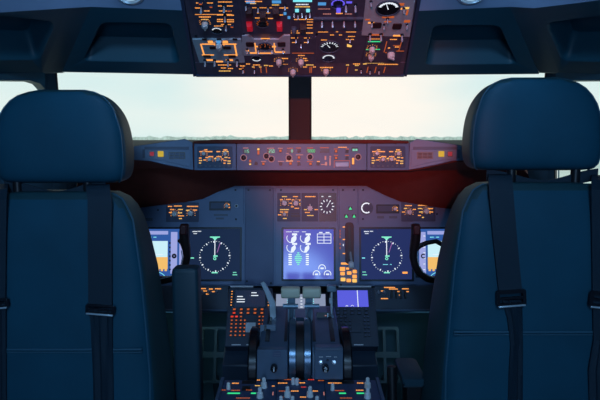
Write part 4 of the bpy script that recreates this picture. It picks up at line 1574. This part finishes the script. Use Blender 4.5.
# aft electronics panel
AP = Plane((0, 1.395, .625), (1, 0, 0), (0, .99, .06))
t = thing('radio_panel', 'rear pedestal radio panel with pale knobs and orange and green legends at the bottom edge', 'control panel', (0, 1.1, 0))
ap = t
b = MB('stand_dark')
b.box(-.198, .198, .75, 1.40, 0, .595)
link('pedestal_body', b, None, t, bevel=.004)
b = MB('fascia_dark')
b.prism([(-.196, -.64), (.196, -.64), (.196, -.001), (-.196, -.001)], -.02, 0)
f = .0006
for (x0, x1, y, m) in ((232, 239, 383.2, 'orange'), (255, 260, 385.6, 'amber'), (231, 240, 390.3, 'orange_dim'), (257, 260, 380, 'orange'), (246, 252, 390, 'orange_dim'), (278, 288, 383, 'orange'), (294, 305, 382.8, 'orange'),
                       (272, 274.5, 386, 'orange'), (279, 286, 391, 'orange_dim'), (291, 299, 391, 'orange'), (301, 306, 387, 'redglow'), (311, 318, 391, 'orange'), (328, 342, 383, 'orange'), (335, 344, 390.5, 'orange_dim'),
                       (357, 364, 383, 'orange'), (356, 364, 390.2, 'orange'), (283, 290, 397, 'orange_dim'), (300, 307, 397, 'orange'), (222, 226, 390, 'orange_dim'), (308, 314, 379.6, 'redglow'), (318, 324, 380.5, 'orange_dim'), (284, 300, 379.5, 'orange_dim'), (236, 250, 398, 'orange_dim'), (340, 352, 398, 'orange_dim')):
    dash(b, AP, x0, x1, y, 1.1, n=f, m=m)
for (x0, x1) in ((227.5, 240), (251, 256), (356.7, 364), (339, 346)):
    dash(b, AP, x0, x1, 393.2, 1.3, n=f, m='green', words=False)
for x in (219.8, 272.5, 323.5):
    b.m('pinkish').rect(*prect(AP, x, x + .9, 392, 395.5), f)
b.m('black')
for (x0, x1, y0, y1) in ((242, 256, 380.5, 384), (340, 354, 380.5, 384), (242, 250, 386, 391)):
    b.rect(*prect(AP, x0, x1, y0, y1), f)
for x in (275.5, 325.5):
    b.rect(*prect(AP, x, x + .7, 380, 420), f)
link('top_plate', b, AP.M, t)
KP = MB('knob_dark'); KP.lathe([(.010, 0), (.010, .002)], 18); KP.m('knob').lathe([(.0085, .002), (.0075, .014), (.005, .014), (.0048, .026), (.003, .028)], 18)
KP = KP.mesh('knob')
KP2 = MB('knob'); KP2.lathe([(.0052, 0), (.0045, .016), (.002, .018)], 14); KP2 = KP2.mesh('knob')
for x, y in ((264, 388), (260, 398), (287.5, 397), (310, 397), (367.5, 388), (367.5, 398.5)):
    put('knob', KP, AP, x, y, t)
for x, y in ((228.5, 389), (332.5, 390), (281, 403), (292.5, 403), (317, 403), (297, 384.5), (293, 384)):
    put('knob', KP2, AP, x, y, t)
# side rails
for s in (-1, 1):
    b = MB('stand')
    b.box(s * .2 - .004, s * .2 + .004, -.64, 0, -.03, .008)
    link('side_rail', b, AP.M, t)

# ================================================================= CONTROL YOKES
for s in (-1, 1):
    nm = 'left' if s < 0 else 'right'
    cx = s * .52
    yY = 1.60
    hub = at(300 + cx * F / yY, 288, yY)
    t = thing('control_yoke', 'black %s control yoke, its inner horn showing past the %s seat' % (nm, nm), 'yoke', (cx, yY + .05, 0))
    W = at(415 if s > 0 else 186, 240, yY).x
    hw = abs(W - cx)

    def pt(px, py, dy=0, mirror=1):
        # pixel of the RIGHT yoke's inner horn, mirrored for the other side
        p = at(px, py, yY)
        d = p.x - .52          # negative = inboard
        return Vector((cx + (-s if False else s) * d * mirror, yY + dy, p.z))
    for mir in (1, -1):
        zoff = 0
        b = MB('grip')
        path = [pt(414.5, 224, -.012, mir), pt(415.2, 232, -.010, mir), pt(415, 240, -.006, mir), pt(413.5, 248, -.003, mir), pt(413, 257, 0, mir), pt(415, 266, 0, mir), pt(420, 274, .004, mir), pt(428, 279.5, .01, mir), pt(440, 282, .015, mir), pt(460, 285, .02, mir), pt(482, 288, .02, mir)]
        rr = [.0125, .0145, .0145, .0125, .011, .0105, .0105, .010, .011, .013, .015]
        b.tube(path, rr, 16)
        link('horn', b, None, t)
        b = MB('black')
        path = [pt(415, 250, 0, mir), pt(418, 243, .003, mir), pt(421.5, 240, .006, mir)] if s < 0 and mir > 0 else [pt(415, 250, 0, mir), pt(420, 246, .003, mir), pt(427, 243.5, .008, mir), pt(437, 242, .012, mir), pt(452, 250, .02, mir), pt(470, 270, .03, mir), pt(482, 284, .03, mir)]
        b.tube(path, [.008, .0075, .007, .007, .007, .009, .011][:len(path)], 12)
        link('brace', b, None, t)
        b = MB('steel')
        path = [pt(418.3, 250, -.006, mir), pt(417, 257, -.008, mir), pt(418.6, 265, -.008, mir), pt(423, 272, -.004, mir), pt(430, 276.5, 0, mir), pt(440, 279, 0, mir)]
        b.tube(path, .0016, 8)
        link('edge_strip', b, None, t)
        b = MB('wine')
        q = pt(415, 228, -.024, mir)
        b.box(q.x - .010, q.x + .010, q.y - .006, q.y + .014, q.z - .016, q.z + .012)
        link('switch_block', b, None, t, bevel=.004)
    b = MB('grip')
    M = Matrix.Translation(hub)
    b.prism(rrect(-.05, .05, -.035, .035, .012, 4), -.02, .02)
    link('hub', b, M @ Matrix.Rotation(PI / 2, 4, 'X'), t, bevel=.005)
    b = MB('stand_dark')
    b.tube([hub + Vector((0, .01, -.02)), hub + Vector((0, .05, -.12)), hub + Vector((0, .10, -.35)), (cx, yY + .11, .0)], [.022, .026, .030, .036], 18)
    link('column', b, None, t)

# ================================================================= SEATS
def sring(cx, cy, z, hw, hd, ex=4.5, n=48, wf=1.0, lean=0):
    """superellipse ring, wf widens the far (front) side"""
    pts = []
    for i in range(n):
        a = 2 * PI * i / n
        c_, s_ = math.cos(a), math.sin(a)
        x = math.copysign(abs(c_) ** (2 / ex), c_)
        y = math.copysign(abs(s_) ** (2 / ex), s_)
        k = 1 + (wf - 1) * (y + 1) / 2
        pts.append((cx + x * hw * k, cy + y * hd, z))
    return pts


def make_seat(s):
    nm = 'left' if s < 0 else 'right'
    cx = -.522 if s < 0 else .512
    dz = 0 if s < 0 else .024
    lab = ('left pilot seat seen from behind, dark blue leather with its inner armrest raised upright' if s < 0 else
           'right pilot seat seen from behind, dark blue leather with its inner armrest down')
    t = thing('pilot_seat', lab, 'seat', (cx, 1.25, 0))
    YB = 1.16
    # ---- backrest: list (z, halfwidth at back, depth, widening to the front)
    zt = at(60, 194 if s < 0 else 184.5, YB).z
    prof = []
    H = zt - .40
    for q, hw, dp, wf in ((0, .190, .15, 1.12), (.05, .197, .16, 1.14), (.25, .200, .17, 1.15), (.45, .196, .165, 1.13), (.62, .190, .155, 1.10), (.76, .184, .145, 1.06), (.86, .176, .135, 1.02), (.92, .166, .125, 1.0),
                          (.955, .153, .115, 1.0), (.98, .138, .10, 1.0), (.995, .118, .082, 1.0), (1.0, .09, .06, 1.0)):
        z = .40 + q * H
        prof.append((z, hw, dp, wf))
    # outer shell
    b = MB('leather')
    rings = [sring(cx, YB + .165 / 2 + (0 if True else 0), z, hw, dp / 2, 5.5, 56, wf) for z, hw, dp, wf in prof]
    # keep the back face flat: shift each ring so that its rear stays at YB
    rings = []
    for z, hw, dp, wf in prof:
        r0 = YB + (0.02 - dp * 0 if False else 0)
        top = max(0, (z - (.40 + .9 * H)) / (.1 * H))
        rings.append(sring(cx, YB + .012 * top + dp / 2 + (.165 - dp) * .25, z, hw, dp / 2, 5.5, 56, wf))
    b.loft(rings)
    # side bolsters wear the greener leather
    for f_ in b.bm.faces:
        c_ = f_.calc_center_median()
        if c_.y > YB + .028:
            f_.material_index = 1
    b.mats.append('leather_side')
    link('backrest', b, None, t)

    # piping: along the rear edge of the back
    def edge(i_frac, r=.0022, name='piping'):
        pass
    pl, pr = [], []
    for (z, hw, dp, wf), rg in zip(prof[1:-1], rings[1:-1]):
        # rear corner points: extreme x at y close to back
        k_ = [p for p in rg if p[1] < YB + .035 + .02]
        right = max((p for p in rg if p[1] < min(q[1] for q in rg) + .022), key=lambda p: p[0])
        left_ = min((p for p in rg if p[1] < min(q[1] for q in rg) + .022), key=lambda p: p[0])
        pl.append(Vector(left_)); pr.append(Vector(right))
    path = pl + list(reversed(pr))
    b = MB('piping'); b.tube([p + Vector((0, -.0005, 0)) for p in path], .0022, 6)
    link('piping', b, None, t)
    zs = at(60, 349.5 if s < 0 else 332, YB).z
    b = MB('piping')
    b.tube([(cx - .182, YB - .000, zs), (cx, YB - .001, zs), (cx + .182, YB - .000, zs)], .0026, 6)
    b.tube([(cx - .182, YB - .000, zs - .006), (cx, YB - .001, zs - .006), (cx + .182, YB - .000, zs - .006)], .0016, 6)
    link('seam', b, None, t)
    # ---- headrest
    z0 = at(60, 184.5 if s < 0 else 171.5, 1.20).z
    z1 = at(60, 88.5 if s < 0 else 76, 1.22).z
    HH = z1 - z0
    b = MB('leather')
    rings = []
    for q, hw, dp in ((0, .110, .05), (.012, .124, .085), (.035, .1335, .105), (.08, .1405, .118), (.18, .1450, .124), (.32, .1455, .126), (.47, .1435, .124), (.60, .139, .12), (.71, .1315, .114), (.80, .121, .106), (.875, .108, .096), (.93, .093, .084), (.97, .073, .066), (.992, .050, .046), (1.0, .03, .03)):
        rings.append(sring(cx, 1.195 + .063, z0 + q * HH, hw, dp / 2, 5.0, 56, .97))
    b.loft(rings)
    for f_ in b.bm.faces:
        c_ = f_.calc_center_median()
        if c_.y > 1.222:
            f_.material_index = 1
    b.mats.append('leather_side')
    h = link('headrest', b, None, t, subsurf=1)
    pl, pr = [], []
    for rg in rings[1:-1]:
        y0 = min(p[1] for p in rg)
        pr.append(Vector(max((p for p in rg if p[1] < y0 + .020), key=lambda p: p[0])))
        pl.append(Vector(min((p for p in rg if p[1] < y0 + .020), key=lambda p: p[0])))
    b = MB('piping'); b.tube(pl + list(reversed(pr)), .0016, 6)
    link('piping', b, None, h)
    # posts
    for px in ((18, 88) if s < 0 else (511, 575)):
        b = MB('steel')
        p = at(px, 190 if s < 0 else 180, 1.225)
        b.m('black').lathe([(.010, -.03), (.010, .04)], 14)
        b.m('black').lathe([(.013, -.022), (.012, -.010), (.008, -.006)], 16)
        b.m('steel').lathe([(.0115, -.012), (.011, -.006)], 16)
        link('headrest_post', b, Matrix.Translation(p), t)
    # strap guide web between posts
    b = MB('webbing')
    pa = at(2 if s < 0 else 488, 186 if s < 0 else 175, 1.215)
    pb = at(104 if s < 0 else 600, 186 if s < 0 else 175, 1.215)
    pts = []
    for i in range(15):
        q = i / 14
        p = pa.lerp(pb, q) + Vector((0, .01, -.020 * math.sin(q * PI) + .004 * math.sin(q * 9)))
        pts.append([(p.x, p.y - .002, p.z - .014), (p.x, p.y + .002, p.z - .014), (p.x, p.y + .002, p.z + .012), (p.x, p.y - .002, p.z + .012)])
    b.loft(pts)
    link('harness_yoke', b, None, t)

    # straps running down the back
    def strap(pts, w, name='shoulder_strap', mt='webbing', th=.0025, folds=0):
        b = MB(mt)
        rings = []
        for i, (px, py, dy, ww) in enumerate(pts):
            p = at(px, py, YB + dy)
            n = 9
            top, bot = [], []
            for j in range(n):
                u = (j / (n - 1) - .5) * ww
                wv = folds * math.sin(j * 2.4 + i * .5) * .0028
                top.append((p.x + u, p.y - th + wv, p.z))
                bot.append((p.x + u, p.y + wv, p.z))
            rings.append(top + list(reversed(bot)))
        b.loft(rings)
        return link(name, b, None, t)
    W = .050
    if s < 0:
        xs = (100, 0)
        st = strap([(98, 184, .06, W), (98.5, 189, .022, W), (99, 194, .010, W), (100, 200, .002, W), (100, 240, -.001, W), (100.5, 306, -.004, W)], W)
        st2 = strap([(101, 308, -.006, W), (101.5, 325, -.004, .046), (102, 350, -.006, .044), (103, 380, -.005, .043), (104, 440, -.004, .044)], W, folds=1)
        strap([(-3, 184, .06, W), (-4, 189, .022, W), (-5, 200, .002, W), (-6, 300, -.003, W)], W)
        strap([(-6, 302, -.006, W), (-5, 340, -.005, .046), (-4, 440, -.004, .046)], W, folds=1)
        bk = ((100.5, 309.5, 0.08), (-6, 304, -.12))
    else:
        strap([(500, 174, .06, W), (500, 179, .022, W), (500.5, 185, .010, W), (501, 192, .001, W), (505, 240, -.002, W), (510, 290, -.004, W * .98)], W)
        strap([(512, 300, -.006, .042), (515, 318, -.005, .032), (517, 345, -.006, .026), (516, 375, -.005, .030), (515, 440, -.004, .034)], W, folds=1)
        strap([(603, 175, .06, W), (603, 180, .022, W), (603, 190, .001, W), (604, 300, -.002, W), (604, 340, -.004, .046)], W)
        strap([(604, 340, -.005, .046), (600, 370, -.006, .05), (602, 440, -.004, .05)], W, folds=1)
        bk = ((511, 298, -.08), (604, 300, .1))
    for px, py, rot in bk:
        p = at(px, py, YB - .010)
        M = Matrix.Translation(p) @ Matrix.Rotation(PI / 2, 4, 'X') @ Matrix.Rotation(-rot, 4, 'Z')
        b = MB('buckle')
        hh = .010 if s < 0 else .017
        b.fillholes(rrect(-.031, .031, -hh, hh, .004, 4), [rrect(-.024, .024, -hh * .6, -hh * .1, .001, 2), rrect(-.024, .024, hh * .15, hh * .6, .001, 2)], .004, .007)
        b.m('steel').tube([(-.028, -hh * .95, .005), (.028, -hh * .95, .005)], .0022, 8)
        link('buckle', b, M, t, bevel=.001)
    # seat pan and base, out of sight below
    b = MB('leather')
    b.loft([sring(cx, 1.47, z, hw, hd, 5, 40) for z, hw, hd in ((.36, .19, .12), (.38, .205, .14), (.46, .21, .145), (.485, .19, .13), (.49, .15, .10))])
    link('seat_cushion', b, None, t)
    b = MB('stand_dark')
    b.box(cx - .18, cx + .18, 1.20, 1.60, .0, .06)
    b.box(cx - .10, cx + .10, 1.34, 1.56, .06, .365)
    link('seat_base', b, None, t, bevel=.006)
    # armrests
    inner = -s
    if s < 0:
        c_ = at(186, 340, 1.33)
        ztop = at(186, 269, 1.33).z
        hwid = (200 - 172.5) / 2 * 1.33 / F
        b = MB('pad')
        b.loft([[(c_.x + x, 1.355 + y, z) for x, y in rrect(-hwid * k_, hwid * k_, -.026 * k_, .026 * k_, .010, 4)] for z, k_ in ((.50, .9), (.51, 1), (ztop - .010, 1), (ztop - .003, .95), (ztop, .84))])
        link('armrest', b, None, t)
        b = MB('stand_dark'); b.box(cx + .16, c_.x + .02, 1.34, 1.38, .46, .52)
        link('armrest_bracket', b, None, t, bevel=.004)
    else:
        p = at(415, 383.5, 1.28)
        b = MB('pad')
        hwid = 12.5 * 1.30 / F
        b.loft([[(p.x + x, y, p.z + z) for x, z in rrect(-hwid * k_, hwid * k_, -.008 * k_, .011 * k_, .006, 4)] for y, k_ in ((1.280, .85), (1.286, 1), (1.40, 1), (1.412, .85))])
        link('armrest', b, None, t)
        b = MB('white_trim'); b.m('pedal').box(p.x - hwid * .85, p.x + hwid * .85, 1.29, 1.39, p.z - .014, p.z - .008)
        link('armrest_underside', b, None, t)
        b = MB('black'); b.box(p.x - .015, p.x + .05, 1.30, 1.36, p.z - .12, p.z - .012); b.tube([(p.x - hwid - .012, 1.34, p.z - .11), (p.x - hwid - .014, 1.36, p.z + .01)], .012, 12)
        b.tube([(p.x + .045, 1.27, p.z - .07), (p.x + .055, 1.27, p.z - .03), (p.x + .06, 1.29, p.z - .01)], [.012, .016, .010], 12)
        link('armrest_bracket', b, None, t, bevel=.003)
    # outer armrest, horizontal
    xo = cx + s * .255
    b = MB('pad')
    b.loft([[(xo + x, y, .62 + z) for x, z in rrect(-.03, .03, -.024, .024, .010, 4)] for y in (1.27, 1.55)])
    link('armrest', b, None, t)
    b = MB('stand_dark'); b.box(min(xo, cx + s * .17), max(xo, cx + s * .17), 1.28, 1.32, .55, .60)
    link('armrest_bracket', b, None, t)
    return t


make_seat(-1)
make_seat(1)

# ================================================================= OUTSIDE
b = MB('ground')
b.m('ground').rect(-3000, 3000, 6, 5000, -3.0)
struct('ground', b, 'pale hazy airfield ground outside the windows', 'ground')
b = MB('trees')
rnd = random.Random(3)
import mathutils
n = 420
front, topf, topb, back = [], [], [], []
for i in range(n):
    a = math.radians(-72 + 144 * i / (n - 1))
    R = 460 + 25 * math.sin(i * .21)
    h = 3.8 + 0.9 * mathutils.noise.noise((i * .11, 0, 1)) + 1.4 * mathutils.noise.noise((i * .6, 4, 1)) + rnd.uniform(-.4, .5)
    c_, s_ = math.cos(a), math.sin(a)
    front.append((R * s_, R * c_, -3)); topf.append((R * s_, (R + 2) * c_, -3 + h + 1)); topb.append(((R + 12) * s_, (R + 12) * c_, -3 + h + 1.5)); back.append(((R + 16) * s_, (R + 16) * c_, -3))
V = [b.ring(L) for L in (front, topf, topb, back)]
for i in range(3):
    b.bridge(V[i], V[i + 1], False)
tr_ = link('distant_trees', b)
tag(tr_, 'pale misty line of trees along the horizon', 'trees', kind='stuff')

# ================================================================= WORLD, LIGHT, CAMERA
w = bpy.data.worlds.new('sky')
scene.world = w
w.use_nodes = True
nt = w.node_tree
nt.nodes.clear()
out = nt.nodes.new('ShaderNodeOutputWorld')
bg = nt.nodes.new('ShaderNodeBackground')
tc = nt.nodes.new('ShaderNodeTexCoord')
mp_ = nt.nodes.new('ShaderNodeMapping')
mp_.inputs['Scale'].default_value = (2, 2, 9)
nz = nt.nodes.new('ShaderNodeTexNoise')
nz.inputs['Scale'].default_value = 1.6
nz.inputs['Detail'].default_value = 5
rp = nt.nodes.new('ShaderNodeValToRGB')
rp.color_ramp.elements[0].position = .35
rp.color_ramp.elements[0].color = (.74, .90, .90, 1)
rp.color_ramp.elements[1].position = .65
rp.color_ramp.elements[1].color = (.86, .94, .91, 1)
nt.links.new(tc.outputs['Generated'], mp_.inputs['Vector'])
nt.links.new(mp_.outputs['Vector'], nz.inputs['Vector'])
nt.links.new(nz.outputs['Fac'], rp.inputs['Fac'])
# the veiled sun: a wide warm lobe
dv = ray(325, 112).normalized()
dot = nt.nodes.new('ShaderNodeVectorMath'); dot.operation = 'DOT_PRODUCT'
dot.inputs[1].default_value = dv
nt.links.new(tc.outputs['Generated'], dot.inputs[0])
mr = nt.nodes.new('ShaderNodeMapRange')
mr.interpolation_type = 'SMOOTHERSTEP'
mr.inputs['From Min'].default_value = .955
mr.inputs['From Max'].default_value = 1.0
nt.links.new(dot.outputs['Value'], mr.inputs['Value'])
mixc = nt.nodes.new('ShaderNodeMix'); mixc.data_type = 'RGBA'; mixc.blend_type = 'ADD'
nt.links.new(mr.outputs['Result'], mixc.inputs['Factor'])
nt.links.new(rp.outputs['Color'], mixc.inputs['A'])
mixc.inputs['B'].default_value = (.30, .07, -.02, 1)
nt.links.new(mixc.outputs['Result'], bg.inputs['Color'])
bg.inputs['Strength'].default_value = 1.0
nt.links.new(bg.outputs[0], out.inputs[0])


def area(name, loc, target, size, power, col, spread=180):
    l = bpy.data.lights.new(name, 'AREA')
    l.shape = 'DISK'
    l.size = size
    l.energy = power
    l.color = col
    l.spread = math.radians(spread)
    o = bpy.data.objects.new(name, l)
    COL.objects.link(o)
    o.location = loc
    o.rotation_euler = (Vector(target) - Vector(loc)).to_track_quat('-Z', 'Y').to_euler()
    return o


area('aft_high_fill', (0, -.9, 1.95), (0, 1.4, 1.0), .35, 14, (.30, .60, 1.0))  # added blue fill behind the camera for seat backs and panels
area('aft_low_fill', (0, -1.3, 1.1), (0, 1.6, .9), .5, 8, (.32, .58, 1.0))  # second unseen fill, added low behind the camera
for s in (-1, 1):
    area('dome_lamp', (s * .395, 1.10, 1.66), (s * .15, 1.75, .9), .05, .5, (.35, .62, 1.0), 150)


def spot(name, loc, target, power, col, size, blend=1.0, r=.02):
    l = bpy.data.lights.new(name, 'SPOT')
    l.energy = power
    l.color = col
    l.spot_size = math.radians(size)
    l.spot_blend = blend
    l.shadow_soft_size = r
    o = bpy.data.objects.new(name, l)
    COL.objects.link(o)
    o.location = loc
    o.rotation_euler = (Vector(target) - Vector(loc)).to_track_quat('-Z', 'Y').to_euler()
    return o


spot('flare_glow_spot', (-.30, -1.42, 1.45), at(354, 137, 1.72), 175, (1.0, .15, .08), 15.5)  # added red spot imitating the lens flare around the glareshield
for s in (-1, 1):
    area('footwell_lamp', (s * .42, 1.80, .66), (s * .42, 2.0, .1), .12, .16, (.35, .8, .9))

GROUPS = {'pilot_seat': 'pilot seats', 'control_yoke': 'control yokes', 'display_unit': 'screens on the instrument panel', 'keypad_unit': 'keypad computers beside the throttle quadrant',
          'rudder_pedal': 'rudder pedals in the footwells', 'thrust_lever': 'thrust levers', 'start_lever': 'engine start levers', 'trim_wheel': 'trim wheels beside the throttle quadrant',
          'dome_light': 'ceiling dome lights', 'warning_light_panel': 'end panels of the glareshield', 'display_control_panel': 'square knob panels on the glareshield', 'lower_panel': 'shelf panels under the screens'}
for o in scene.objects:
    n_ = o.name.split('.')[0]
    if o.parent is None and n_ in GROUPS:
        o['group'] = GROUPS[n_]

cam = bpy.data.cameras.new('camera')
cam.sensor_width = 36
cam.lens = F * 36 / 600
cam.clip_start = .05
cam.clip_end = 10000
co = bpy.data.objects.new('camera', cam)
COL.objects.link(co)
co.location = CAM
co.rotation_euler = (PI / 2 - TILT, 0, 0)
scene.camera = co
vs = scene.view_settings
vs.view_transform = 'Standard'
vs.look = 'None'
vs.gamma = 1
vs.exposure = 0
vs.use_curve_mapping = False
